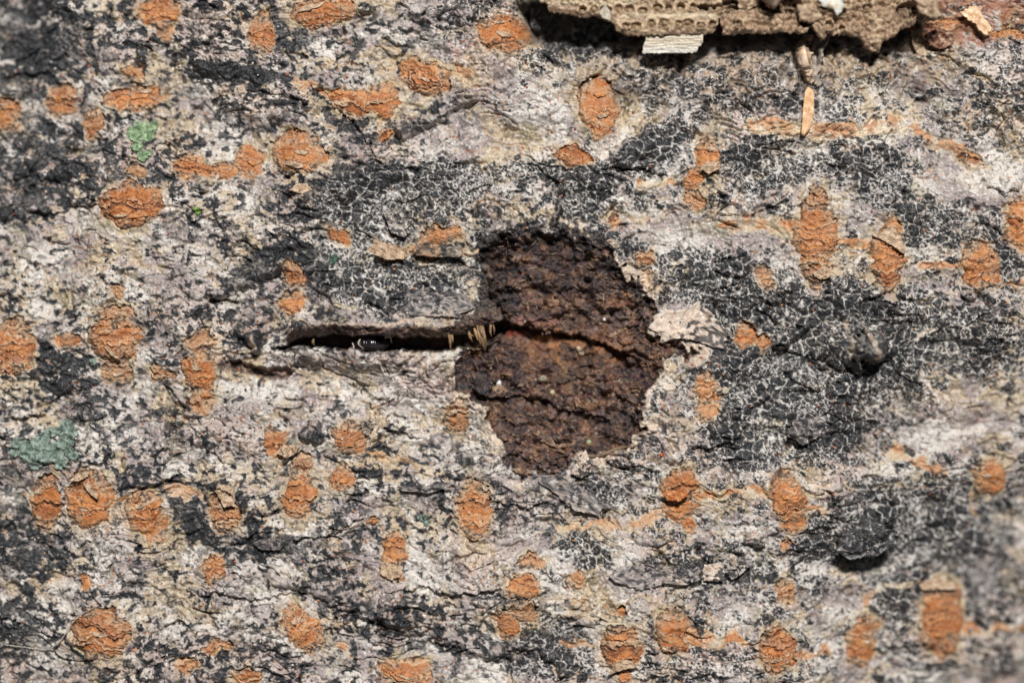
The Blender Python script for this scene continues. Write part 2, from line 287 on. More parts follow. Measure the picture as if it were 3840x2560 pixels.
for t, pts, hw, hh, bl in RIDGE:
    pp = np.array(PL(t, pts)); hw /= ZK
    c = (pp.min(0) + pp.max(0)) / 2; r = (pp.max(0) - pp.min(0)) / 2 + hw * 2.5; s = win(c[0], c[1], r[0], r[1])
    d, tt, sd = line_d(X[s] + wxn[s], Y[s] + wyn[s], pp)
    q = d / (hw * (.75 + .4 * np.sqrt(np.clip(1 - (2 * tt - 1) ** 2, 0, 1)) + .25 * med2[s]))
    f = np.clip(1 - q * q, 0, 1) ** .7 * sst(1.0, .85, np.abs(2 * tt - 1))
    Hh[s] += hh * f; dens[s] += bl * .8 * sst(.1, .5, f)
    mixc(C[s], (.33, .285, .28), sst(.2, .6, f + .3 * e1[s]) * .5)
for t, zx, zy, a, b, ang, hh, bl in KNOB:
    if not a: continue
    cx, cy = P(t, zx, zy); a /= ZK; b /= ZK; an = math.radians(ang); R = max(a, b) * 1.6; s = win(cx, cy, R, R)
    dx = X[s] - cx + 1.4 * wxn[s]; dy = Y[s] - cy + 1.4 * wyn[s]; ca, sa = math.cos(an), math.sin(an)
    q = ((dx * ca + dy * sa) / a) ** 2 + ((-dx * sa + dy * ca) / b) ** 2
    f = np.clip(1 - q, 0, 1) ** .6; Hh[s] += hh * f; dens[s] += bl * .8 * sst(.1, .4, f)
    mixc(C[s], (.40, .30, .23), sst(.2, .6, f + .3 * e1[s]) * .5)
STRIPE = [('H',[(570,600),(592,700),(585,790),(560,870)],13,(.42,.34,.26)),('H',[(680,650),(700,730),(735,800),(730,880)],15,(.36,.25,.17)),('H',[(1035,750),(1090,680),(1160,690)],16,(.55,.47,.38)),('H',[(1060,930),(1150,1120),(1200,1180)],14,(.66,.6,.54)),
 ('L',[(770,960),(830,930),(1040,920)],16,(.60,.50,.35)),('L',[(700,1060),(770,950)],22,(.5,.25,.12)),('B',[(950,720),(1050,690),(1200,600)],14,(.6,.5,.36)),('B',[(980,560),(1020,610),(940,740)],16,(.62,.54,.40)),('C',[(540,940),(620,1010),(720,960),(780,820)],34,(.70,.64,.56)),('F',[(350,660),(600,640),(850,650),(1100,600)],14,(.62,.48,.37)),('F',[(520,500),(680,530)],14,(.66,.58,.42)),('D',[(350,1190),(300,1300)],26,(.70,.64,.58)),('J',[(400,620),(700,520),(790,520)],12,(.62,.55,.48)),('F',[(800,1320),(950,1370),(1110,1400)],24,(.70,.65,.60))]
stripe_m = np.zeros((NY, NX), F32); stripe_c = np.zeros((NY, NX, 3), F32)
for t, pts, hw, cl_ in STRIPE:
    pp = np.array(PL(t, pts)); hw /= ZK; c = (pp.min(0) + pp.max(0)) / 2; r = (pp.max(0) - pp.min(0)) / 2 + hw * 3; s = win(c[0], c[1], r[0], r[1])
    d, tt, sd = line_d(X[s] + .6 * wxn[s], Y[s] + .6 * wyn[s], pp); f = sst(1.25, .6, d / hw + .25 * e3[s]) * sst(1, .9, np.abs(2 * tt - 1)); m = f > stripe_m[s]
    stripe_m[s] = np.where(m, f, stripe_m[s]); stripe_c[s] = np.where(m[..., None], np.array(cl_, F32), stripe_c[s]); Hh[s] += 8 * f
# ledges and cracks where one bark layer ends over the next
CRACK = [('A',[(190,1400),(300,1410),(420,1370),(560,1345),(700,1330)]),('A',[(0,500),(150,490),(350,500),(480,580)]),('J',[(840,960),(950,965),(1100,935),(1300,990),(1500,960),(1650,940)]),('J',[(250,635),(400,600),(560,560),(740,490)]),('E',[(1370,490),(1500,470),(1600,500)]),('E',[(0,1250),(160,1245),(300,1200)]),
 ('B',[(480,690),(620,760),(720,860),(830,1060)]),('B',[(180,1160),(300,1130),(420,1110)]),('I',[(0,1110),(60,1130),(160,1160)]),('I',[(1280,1000),(1400,960),(1500,1000),(1700,1010)]),('C',[(570,1130),(700,1090),(900,1100),(1050,1160)]),('D',[(1500,1230),(1600,1240),(1742,1215)]),('G',[(1200,1440),(1330,1440),(1500,1390)]),
 ('H',[(150,780),(300,830),(420,930),(600,1040)]),('K',[(0,400),(120,420),(160,460)]),('F',[(820,1300),(960,1330),(1110,1400)]),('E',[(0,620),(100,600),(240,620)]),('A',[(0,1180),(200,1140),(420,1180)]),('E',[(120,200),(300,260),(430,190)]),('F',[(0,900),(60,960),(200,970)]),('B',[(20,590),(240,620),(380,700)]),('J',[(0,1000),(200,990),(360,960)]),('I',[(880,330),(1050,260),(1200,190)])]
for t, pts in CRACK:
    pp = np.array(PL(t, pts)); c = (pp.min(0) + pp.max(0)) / 2; r = (pp.max(0) - pp.min(0)) / 2 + 130; s = win(c[0], c[1], r[0], r[1])
    d, tt, sd = line_d(X[s] + .9 * wxn[s], Y[s] + .9 * wyn[s], pp); en_ = sst(1, .8, np.abs(2 * tt - 1))
    Hh[s] += np.where(sd > 0, 17 * np.exp(-d / 38), -19 * np.exp(-d / 15)) * en_
# coarse upright ribs of old bark under the loose flake, its shade mixed into their colours
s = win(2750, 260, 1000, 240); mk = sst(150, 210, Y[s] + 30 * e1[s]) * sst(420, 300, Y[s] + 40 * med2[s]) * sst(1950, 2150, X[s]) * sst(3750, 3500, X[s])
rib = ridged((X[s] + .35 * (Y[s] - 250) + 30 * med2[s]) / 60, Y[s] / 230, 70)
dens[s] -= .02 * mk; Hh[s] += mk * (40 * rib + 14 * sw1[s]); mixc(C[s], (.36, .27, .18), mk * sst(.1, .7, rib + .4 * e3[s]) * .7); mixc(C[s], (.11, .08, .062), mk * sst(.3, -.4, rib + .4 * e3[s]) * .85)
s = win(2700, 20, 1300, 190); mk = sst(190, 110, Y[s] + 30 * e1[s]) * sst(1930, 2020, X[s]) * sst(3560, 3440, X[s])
Hh[s] -= 60 * mk; mixc(C[s], (.09, .065, .05), mk * .8)  # shade beneath the flake painted dark into the bark colour
# reddish torn bark at the upper right corner
s = win(3640, 60, 330, 170); mk = sst(1.1, .6, ((X[s] - 3640) / 260) ** 2 + ((Y[s] - 55) / 120) ** 2 + .4 * e1[s])
mixc(C[s], (.30, .12, .06), mk * sst(-.3, .5, fib2[s] + e2[s]) * .8); dens[s] -= .25 * mk

# ---- black crust itself: flat spots on the left, cracked scales with a pale net on the right
lm = sst(1.02, 1.3, near + .15 * e1) * sst(.7, 1.1, vein_n + .15 * e1)
# (crust hardly grows on cork)
dl = dens * (.25 + .75 * lm)
nb = fbm((X + 14 * e1) / 62, (Y + 14 * e2) / 46, 30, 3, .66) + .30 * N(X / 11, Y / 10, 33)
thr = .88 - 1.34 * dl
bA = sst(thr - .06, thr + .06, nb)
nm = N((X + 9 * e1 + 4 * e3) / 32, (Y + 9 * e2 + 4 * e4) / 25, 39) + .22 * N(X / 9, Y / 9, 40)
bA = np.maximum(bA, sst(-.05, .05, nm - .56 + .62 * dl))
spk = sst(.58, .66, N(X / 12, Y / 11, 34) + .30 * dl + .2 * low3 + .12 * e1) * lm
bA = np.maximum(bA, spk * .95)
wx_, wy_ = X + 13 * e1 + 7 * e3, Y + 13 * e2 + 7 * e4
f1, f2, cid = worley(wx_ / 20, wy_ / 17, 3)
f1b, f2b, cidb = worley(wx_ / 44, wy_ / 36, 5)
big = sst(-.1, .1, med3 + .5 * e2 * .5)
ed_s = (f2 - f1); ed_b = (f2b - f1b) * 1.6
edg = np.minimum(np.maximum(ed_s, big * .5), ed_b)
rc_ = lerp(RC[cid], RC[cidb], big)
on = sst(-.07, .07, dl + .42 * nb + .34 * (rc_ - .5) - .46)
cw = .03 + .10 * sst(-.5, .5, N(X / 40, Y / 36, 37) + .4 * fine)
bB = on * sst(cw - .02, cw + .09, edg)
bB = bB * (1 - .8 * sst(.30, .55, N(X / 8, Y / 7.5, 38) + .35 * med1 - .35 * (dl - .5)))
bB = np.maximum(bB, spk * .8)
style = sst(-.12, .12, (X - 1750 + 420 * low2 + 260 * e1 * .4 - .15 * (Y - 1280)) / 1500 + .9 * np.exp(-(((X - 1430) / 330) ** 2 + ((Y - 1020) / 150) ** 2)) + .8 * np.exp(-(((X - 1560) / 330) ** 2 + ((Y - 740) / 110) ** 2)))
style = np.clip(style + .45 * sst(.1, .4, med1), 0, 1)
black = np.clip(bA * (1 - style) + bB * style, 0, 1) * (1 - stripe_m * sst(.6, .3, fine + .3 * e3))
C += (stripe_c - C) * (stripe_m * .75)[..., None]
net = style * on * sst(cw + .06, cw - .02, edg)
mixc(C, (.60, .585, .56), net * .75)
halo = sst(thr - .40, thr, nb) * (1 - style)
mixc(C, (.27, .235, .225), halo * .45)
BL = np.empty_like(C); BL[:] = (.022, .024, .027)
mixc(BL, (.055, .056, .06), sst(.0, .6, fine + e3)); mixc(BL, (.12, .11, .105), sst(.35, .8, fine2 + .5 * e2) * .8)
C += (BL - C) * black[..., None]
Hh += black * (2.0 + 2.0 * fine2 + style * 5 * np.clip(edg, 0, .5))
# ---- put the lenticels in
lm_in = (lid > 0) & (lid < 1000)
Hh = np.where(lm_in, lentH + 44 * low2 + 30 * low3 + 20 * med3 + 14 + .10 * (Hh - 44 * low2 - 30 * low3 - 20 * med3 - 14), Hh)
sp = sst(.60, .72, N(X / 17, Y / 15, 36) + .3 * dens)
lc = lentC.copy(); mixc(lc, (.04, .04, .04), sp * .5)
C = np.where(lm_in[..., None], lc, C)
black = np.where(lm_in, 0, black)

# ---- the slit and the torn wound with brown inner bark
WOUND = [W7(*p) for p in [(130,180),(300,60),(560,30),(700,40),(860,90),(985,150),(1000,230),(1130,330),(1180,420),(1250,480),(1290,520),(1210,600),(1260,670),(1340,705),(1560,765),(1480,800),(1290,805),(1275,960),(1160,1030),(1150,1200),(1180,1270),(1090,1300),(1070,1360),(830,1420),(790,1380),(720,1470),(640,1530),(560,1480),(500,1510),(420,1560),(340,1500),(330,1370),(250,1270),(240,1180),(120,1070),(10,1050),(10,800),(170,720),(330,580),(290,470),(230,380),(190,250)]]
s = win(1950, 1340, 1250, 620)
x, y = X[s], Y[s]
xw = x + 30 * e1[s] + 14 * e3[s] + 3 * fine[s]; yw = y + 30 * e2[s] + 14 * e4[s] + 3 * fine2[s]
sdw = poly_sd(xw, yw, WOUND) + 8 * med3[s]
xw = x + 10 * e1[s] + 7 * e3[s]; yw = y + 10 * e2[s] + 7 * e4[s]
inw = sst(4, -4, sdw)
depth = sst(0, -26, sdw) * 34 + sst(0, -170, sdw) * 48
# upper flap ends along a crack across the wound
CR = PL('G', [(-80, 640), (60, 640), (280, 690), (480, 700), (640, 770), (800, 840), (980, 870)])
dc, tc, sc_ = line_d(xw, yw, CR)
fade = sst(1.0, .75, tc) * sst(0.0, .06, tc)
up = np.where(sc_ > 0, np.exp(-dc / 120), 0); dn = np.where(sc_ <= 0, np.exp(-dc / 60), 0)
wf1 = ridged((xs[s] + .3 * y) / 60, (ys[s] - .2 * x) / 16, 41); wf2 = fbm(x / 30, y / 24, 42, 4, .65); wf3 = fbm(x / 120, y / 90, 44, 2)
wq = N(xs[s] / 140, ys[s] / 70, 46) + .5 * N(xs[s] / 60, ys[s] / 36, 47) + .15 * e3[s]; wq = wq * 3.5; wt = (np.floor(wq) + sst(0, .15, wq - np.floor(wq))) / 3.5
hw_ = -depth + fade * (34 * up - 62 * dn) + 4 * wf1 + 17 * wf2 + 26 * wf3 + 26 * wt + 22 * np.sqrt(lump[s] + .01) + 7 * e3[s] + 3 * fine[s]
# low shelf in the lower half of the wound
L2 = PL('G', [(-330, 1010), (-100, 1120), (60, 1105), (200, 1120), (380, 1190), (560, 1230), (700, 1260)])
d2, t2, s2 = line_d(xw, yw, L2); hw_ += np.where(s2 > 0, 26 * np.exp(-d2 / 90), -30 * np.exp(-d2 / 50)) * sst(0, .1, t2) * sst(1, .85, t2)
for pts, hw0, hh in [([(-10,390),(150,330),(330,360),(470,470)],50,30),([(110,592),(260,575),(370,545),(405,490)],22,34),([(480,300),(620,420),(700,560)],60,26),([(180,985),(330,1010),(400,1080)],40,30),([(-80,1210),(120,1260),(330,1200),(420,1230)],46,26),([(560,900),(640,980),(660,1080)],50,24),([(150,1400),(330,1380),(480,1440)],40,22),([(-260,560),(-150,640),(-60,660)],40,24)]:
    dr, tr, _s = line_d(xw, yw, PL('G', pts)); hw_ += hh * np.clip(1 - (dr / (hw0 / ZK * (1 + .3 * e3[s]))) ** 2, 0, 1) ** .6 * sst(1, .8, np.abs(2 * tr - 1))
Hs_ = Hh[s]; base = 30 * low2[s]
Hh[s] = lerp(Hs_, base + hw_, inw)
wc = np.empty(x.shape + (3,), F32); wc[:] = (.105, .062, .05)
wm1 = N(x / 70, y / 55, 48); wm2 = N(x / 26, y / 20, 49)
mixc(wc, (.07, .05, .052), sst(-.1, .4, wm1 + .4 * wm2)); mixc(wc, (.22, .11, .06), sst(.1, .5, -wm1 + .7 * wm2) * .75); mixc(wc, (.17, .06, .045), sst(.3, .6, N(x / 90, y / 40, 54) + .4 * wm2) * .6)
mixc(wc, (.42, .31, .21), sst(.26, .5, fine[s] + .5 * wm2 + .2 * wf1 - .1) * .75); mixc(wc, (.018, .016, .018), sst(.15, .5, fine2[s] + .6 * e3[s] + .3 * wm1) * .85)
mixc(wc, (.19, .145, .14), sst(.1, .5, N(x / 60 + 9, y / 45, 71) + .5 * wm2 + .3 * fine[s]) * .55)
mixc(wc, (.30, .12, .06), sst(.45, .6, N(x / 11, y / 9, 55) + .3 * wm2) * .7)
hot = np.exp(-(((x - 2180) / 230) ** 2 + ((y - 1310) / 60) ** 2)) + .8 * np.exp(-(((x - 2060) / 90) ** 2 + ((y - 1235) / 26) ** 2))
mixc(wc, (.30, .14, .07), np.clip(hot * (.7 + .6 * wf2), 0, .85))
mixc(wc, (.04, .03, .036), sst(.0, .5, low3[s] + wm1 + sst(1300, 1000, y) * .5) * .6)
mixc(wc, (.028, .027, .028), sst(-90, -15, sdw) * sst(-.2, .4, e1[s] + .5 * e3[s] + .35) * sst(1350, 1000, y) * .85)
for pts, hw0, cc0 in [([(80,610),(230,605),(410,640)],34,(.30,.15,.125)),([(10,690),(60,700),(100,690)],34,(.34,.055,.03)),([(200,745),(400,770),(560,800),(720,850)],40,(.34,.165,.08)),([(300,770),(420,745),(500,750)],10,(.50,.24,.10)),([(330,850),(340,900),(390,930)],8,(.42,.22,.09)),([(620,560),(760,640)],60,(.17,.12,.115)),([(380,920),(400,1050)],40,(.24,.15,.09))]:
    dr, tr, _s = line_d(xw, yw, PL('G', pts)); mixc(wc, cc0, sst(1.2, .3, dr / (hw0 / ZK) + .5 * wm2 + .3 * fine[s]) * .75)
# pale torn rim of the crust round the wound
rimn = sst(46, 6, sdw + 26 * e1[s] + 10 * e3[s]) * (1 - inw) * sst(1650, 1800, x + .2 * (y - 1280)) * sst(-.25, .2, low3[s] + med2[s] + .2)
mixc(C[s], (.66, .54, .43), rimn * .8); black[s] *= (1 - rimn) ; Hh[s] += rimn * 8
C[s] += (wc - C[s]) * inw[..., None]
# dark crumbly bark left of the wound above the slit
DKP = PL('F', [(1450, 120), (1560, 60), (1680, 60), (1680, 600), (1560, 650), (1380, 660), (1330, 600), (1460, 520), (1480, 300)])
sdk = poly_sd(x + 30 * e1[s] + 12 * e3[s], y + 30 * e2[s] + 12 * e4[s], DKP); kk = sst(8, -8, sdk)
kc = wc * .55; mixc(kc, (.10, .09, .09), sst(.2, .5, fine[s] + .5 * e3[s]) * .6)
kk = np.maximum(kk, sst(10, -10, poly_sd(x + 34 * e1[s] + 16 * e3[s], y + 34 * e2[s] + 16 * e4[s], [W7(*p) for p in [(110, 120), (280, -10), (600, -50), (820, 0), (1000, 90), (1010, 190), (700, 140), (420, 130), (250, 220)]])) * sst(-.35, .0, e1[s] + .8 * e3[s] + .15))
C[s] += (kc - C[s]) * (kk * .92)[..., None]; Hh[s] += kk * (12 * wf2 + 6 * e3[s]); black[s] *= 1 - kk
# slit
SL = [P('F', *p) for p in [(140, 800), (300, 750), (520, 745), (760, 765), (1000, 765), (1250, 765), (1450, 735), (1640, 650)]]
hwS = np.interp(np.linspace(0, 1, 64), np.linspace(0, 1, 8), [2, 18, 24, 27, 27, 26, 30, 26])
ds, ts, ss = line_d(xw, yw, SL); hws = np.interp(ts, np.linspace(0, 1, 64), hwS)
qs = ds / hws
dip = sst(1.15, .75, qs)
lipU = np.where(ss > 0, np.exp(-((ds - hws - 40) / 46) ** 2), 0) * sst(0, .15, ts) * sst(1.0, .9, ts)
lipL = np.where(ss <= 0, np.exp(-((ds - hws - 26) / 50) ** 2), 0) * sst(0, .12, ts) * sst(.82, .7, ts)
Hh[s] += lipU * 58 + lipL * 66
# broken brown edge of the upper sheet
bandU = np.where(ss > 0, 1, 0) * sst(1.0, 1.15, qs) * sst(hws + 46 + 14 * e1[s], hws + 30 + 14 * e1[s], ds) * sst(.04, .12, ts) * sst(1, .93, ts)
Hh[s] -= bandU * (30 * sst(hws + 42, hws + 4, ds) - 6 * wf1)
bc = np.empty_like(wc); bc[:] = (.15, .088, .07); mixc(bc, (.075, .052, .05), sst(-.1, .5, wf1 + wf2)); mixc(bc, (.25, .17, .12), sst(.3, .7, fine[s] + .4 * wf1) * .7)
C[s] += (bc - C[s]) * bandU[..., None]
dark_lip = np.where(ss > 0, 1, 0) * sst(.55, .8, ts) * sst(110, 60, ds + 30 * e1[s]) * (1 - dip)
Hh[s] = lerp(Hh[s], -190 + 14 * wf2, dip)
C[s] += (wc * .8 - C[s]) * dip[..., None]
# thin brown crack running on to the left
CK = [P('E', *p) for p in [(1430, 900), (1530, 905), (1640, 930), (1760, 970), (1880, 945)]]
dk, tk, sk = line_d(xw, yw, CK); fk = sst(26, 12, dk + 5 * e3[s]) * sst(0, .1, tk)
Hh[s] -= fk * 55; C[s] += (wc * 1.2 - C[s]) * (fk * .9)[..., None]
wmask = np.zeros((NY, NX), np.uint8)
ws_ = wmask[s]; ws_[inw > .5] = 1; ws_[(dip > .5) | (fk > .5)] = 2; ws_[(bandU > .5) & (ws_ == 0)] = 3
black[s] *= (1 - np.clip(inw + dip + fk + bandU, 0, 1))
lid[s] = np.where((ws_ > 0), 0, lid[s])
# ---- overall shape: the trunk falls away at the lower right and the upper left, and rolls off beyond the picture
Hh += trunk_fall(X, Y)
Hh -= np.clip(np.abs(Y - 1280) - 1420, 0, None) ** 2 / 3000.0
# crisp little grain on top
Hh += 1.2 * N(X / 6.5, Y / 6.5, 50)
Hh -= 95 * sst(400, 140, Y + 40 * med2) * sst(1850, 2100, X) * sst(3700, 3450, X)
Hh = Hh.astype(F32); C = np.clip(C, .01, .9).astype(F32)
print('relief', round(time.time() - T0, 1))

def Hs(px, py):
    """height of the bark at photo pixels"""
    px = np.asarray(px, float); py = np.asarray(py, float)
    i = np.clip(np.searchsorted(gx, px) - 1, 0, NX - 2); j = np.clip(np.searchsorted(gy, py) - 1, 0, NY - 2)
    u = (px - gx[i]) / (gx[i + 1] - gx[i]); v = (py - gy[j]) / (gy[j + 1] - gy[j])
    return (Hh[j, i] * (1 - u) + Hh[j, i + 1] * u) * (1 - v) + (Hh[j + 1, i] * (1 - u) + Hh[j + 1, i + 1] * u) * v

# ================================================================= materials
def material(name, rough=.65, grain=7000, gain=.35, bump=.5, bdist=6e-5, spec=.4, bscale=5200, trans=0, sheen=0):
    m = bpy.data.materials.new(name); m.use_nodes = True; nt = m.node_tree; nd = nt.nodes; L = nt.links
    b = nd['Principled BSDF']; at = nd.new('ShaderNodeAttribute'); at.attribute_name = 'pigment'
    tc = nd.new('ShaderNodeTexCoord')
    n1 = nd.new('ShaderNodeTexNoise'); n1.inputs['Scale'].default_value = grain; n1.inputs['Detail'].default_value = 3; n1.inputs['Roughness'].default_value = .65
    L.new(tc.outputs['Object'], n1.inputs['Vector'])
    mr = nd.new('ShaderNodeMapRange'); mr.inputs[1].default_value = .25; mr.inputs[2].default_value = .75; mr.inputs[3].default_value = 1 - gain; mr.inputs[4].default_value = 1 + gain
    L.new(n1.outputs['Fac'], mr.inputs[0])
    mx = nd.new('ShaderNodeMix'); mx.data_type = 'RGBA'; mx.blend_type = 'MULTIPLY'; mx.inputs[0].default_value = 1
    L.new(at.outputs['Color'], mx.inputs[6]); L.new(mr.outputs[0], mx.inputs[7]); L.new(mx.outputs[2], b.inputs['Base Color'])
    n2 = nd.new('ShaderNodeTexNoise'); n2.inputs['Scale'].default_value = bscale; n2.inputs['Detail'].default_value = 4; n2.inputs['Roughness'].default_value = .7
    L.new(tc.outputs['Object'], n2.inputs['Vector'])
    bp = nd.new('ShaderNodeBump'); bp.inputs['Strength'].default_value = bump; bp.inputs['Distance'].default_value = bdist
    L.new(n2.outputs['Fac'], bp.inputs['Height']); L.new(bp.outputs[0], b.inputs['Normal'])
    r2 = nd.new('ShaderNodeMapRange'); r2.inputs[1].default_value = .3; r2.inputs[2].default_value = .7; r2.inputs[3].default_value = max(rough - .25, .05); r2.inputs[4].default_value = min(rough + .2, 1)
    L.new(n2.outputs['Fac'], r2.inputs[0]); L.new(r2.outputs[0], b.inputs['Roughness'])
    b.inputs['Specular IOR Level'].default_value = spec
    if trans: b.inputs['Transmission Weight'].default_value = trans
    if sheen: b.inputs['Sheen Weight'].default_value = sheen
    return m
M = {'bark': material('bark_skin', .62, spec=.38), 'cork': material('lenticel_cork', .65, spec=.25), 'crust': material('black_crust', .55, gain=.5, spec=.45, bump=.8),
     'wood': material('torn_inner_bark', .6, gain=.5, bump=.9, bdist=9e-5, spec=.45), 'paper': material('papery_flake', .5, spec=.5, gain=.3, bump=.7),
     'lichen': material('green_lichen', .7, gain=.25), 'chitin': material('black_chitin', .22, gain=.2, bump=.15, spec=.6), 'fibre': material('plant_fibre', .5, gain=.2, bump=.2),
     'egg': material('pale_shell', .6, gain=.2, bump=.6, spec=.35), 'hair': material('clear_hair', .3, gain=.1, bump=.05, trans=.5)}
col = sc.collection
def wpos(px, py, h):
    return np.stack([(np.asarray(px, float) - CX) * S, (CY - np.asarray(py, float)) * S, np.asarray(h, float) * S], -1)
def mesh_obj(name, verts, faces, cols, mat, parent=None, loc=None, smooth=True):
    """verts in metres (numpy), faces: (n,4) or (n,3) int array, cols per vertex"""
    faces = np.asarray(faces, np.int32); k = faces.shape[1]; n = len(faces)
    verts = np.asarray(verts, F32)
    if loc is None: loc = np.zeros(3)
    me = bpy.data.meshes.new(name)
    me.vertices.add(len(verts)); me.vertices.foreach_set('co', (verts - np.asarray(loc, F32)).astype(F32).ravel())
    me.loops.add(n * k); me.loops.foreach_set('vertex_index', faces.ravel())
    me.polygons.add(n); me.polygons.foreach_set('loop_start', np.arange(0, n * k, k, dtype=np.int32)); me.polygons.foreach_set('loop_total', np.full(n, k, np.int32))
    me.polygons.foreach_set('use_smooth', np.full(n, smooth, bool))
    a = me.attributes.new('pigment', 'FLOAT_COLOR', 'POINT')
    c4 = np.ones((len(verts), 4), F32); c4[:, :3] = cols; a.data.foreach_set('color', c4.ravel())
    me.update(calc_edges=True); me.materials.append(mat)
    o = bpy.data.objects.new(name, me); col.objects.link(o); o.location = loc
    if parent is not None:
        pw = np.zeros(3); q_ = parent
        while q_ is not None: pw = pw + np.array(q_.location); q_ = q_.parent
        o.parent = parent; o.location = np.asarray(loc) - pw
    return o
def thing(name, label, cat, px, py, h=None, group=None):
    o = bpy.data.objects.new(name, None); col.objects.link(o); o.empty_display_size = .001
    o.location = wpos(px, py, Hs(px, py) if h is None else h); o['label'] = label; o['category'] = cat
    if group: o['group'] = group
    return o
def tag(o, label, cat, group=None):
    o['label'] = label; o['category'] = cat
    if group: o['group'] = group
    return o

# ================================================================= the trunk and its parts
trunk = thing('tree_trunk', 'rough grey and white tree bark with orange lenticels and a torn brown wound', 'tree bark', 1920, 2680)
trunk_loc = np.array(trunk.location)
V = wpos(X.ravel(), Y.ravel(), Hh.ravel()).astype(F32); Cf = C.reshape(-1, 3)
jj, ii = np.meshgrid(np.arange(NY - 1), np.arange(NX - 1), indexing='ij'); v0 = (jj * NX + ii).ravel()
Q = np.stack([v0, v0 + NX, v0 + NX + 1, v0 + 1], 1).astype(np.int32)
# label of every face
fl_ = lid[:-1, :-1].astype(np.int32).ravel(); wm = wmask[:-1, :-1].ravel()
bk = (black[:-1, :-1] > .5)
# group the black crust into patches on a coarse grid
B = 4
ny, nx = bk.shape[0] // B, bk.shape[1] // B
cov = bk[:ny * B, :nx * B].reshape(ny, B, nx, B).mean((1, 3))
cs = cov.copy(); cs[1:-1, 1:-1] = (cov[1:-1, 1:-1] * 2 + cov[:-2, 1:-1] + cov[2:, 1:-1] + cov[1:-1, :-2] + cov[1:-1, 2:]) / 6
solid = cs > .5; comp = np.zeros((ny, nx), np.int32); cn = 0; sizes = []
for j in range(ny):
    for i in range(nx):
        if solid[j, i] and not comp[j, i]:
            cn += 1; st = [(j, i)]; comp[j, i] = cn; k = 0
            while st and k < 420:
                a, b = st.pop(0); k += 1
                for a2, b2 in ((a + 1, b), (a - 1, b), (a, b + 1), (a, b - 1)):
                    if 0 <= a2 < ny and 0 <= b2 < nx and solid[a2, b2] and not comp[a2, b2]: comp[a2, b2] = cn; st.append((a2, b2))
            for a, b in st: comp[a, b] = 0
            sizes.append(int((k)))
sizes = np.array([0] + sizes)
order = np.argsort(-sizes); keep = [c for c in order[:220] if sizes[c] >= 10]
remap = np.full(cn + 1, 0, np.int32); remap[0] = 0
for r, c in enumerate(keep): remap[c] = r + 1
cf = np.zeros(bk.shape, np.int32); cf[:ny * B, :nx * B] = np.kron(remap[comp], np.ones((B, B), np.int32))
cf = cf.ravel(); bkf = bk.ravel() & (fl_ < 1) & (wm == 0)
lab = np.where(bkf, np.where(cf > 0, 2000 + cf, 5000), fl_)
lab = np.where((wm > 0), 6000 + wm, lab)
so = np.argsort(lab, kind='stable'); sl = lab[so]; st = np.flatnonzero(np.r_[True, sl[1:] != sl[:-1]]); en = np.r_[st[1:], len(sl)]
parts = {}
for a, b in zip(st, en):
    L_ = int(sl[a]); fq = Q[so[a:b]]
    if L_ and len(fq) < 6: continue
    if L_ == 0: vi_ = np.arange(len(V)); 
    u, inv = np.unique(fq, return_inverse=True); fq2 = inv.reshape(-1, 4)
    if L_ == 0: nm, mt = 'bark_skin', 'bark'
    elif L_ < 1000: nm, mt = 'lenticel', 'cork'
    elif L_ < 2000: nm, mt = 'cork_vein', 'cork'
    elif L_ < 5000: nm, mt = 'black_lichen_patch', 'crust'
    elif L_ == 5000: nm, mt = 'black_lichen_specks', 'crust'
    else: nm, mt = {1: 'torn_inner_bark', 2: 'slit', 3: 'torn_edge'}[L_ - 6000], 'wood'
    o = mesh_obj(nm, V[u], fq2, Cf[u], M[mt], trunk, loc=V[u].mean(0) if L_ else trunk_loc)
    if L_ == 5000: o['kind'] = 'stuff'
    parts[L_] = o
print('trunk', round(time.time() - T0, 1), len(parts))

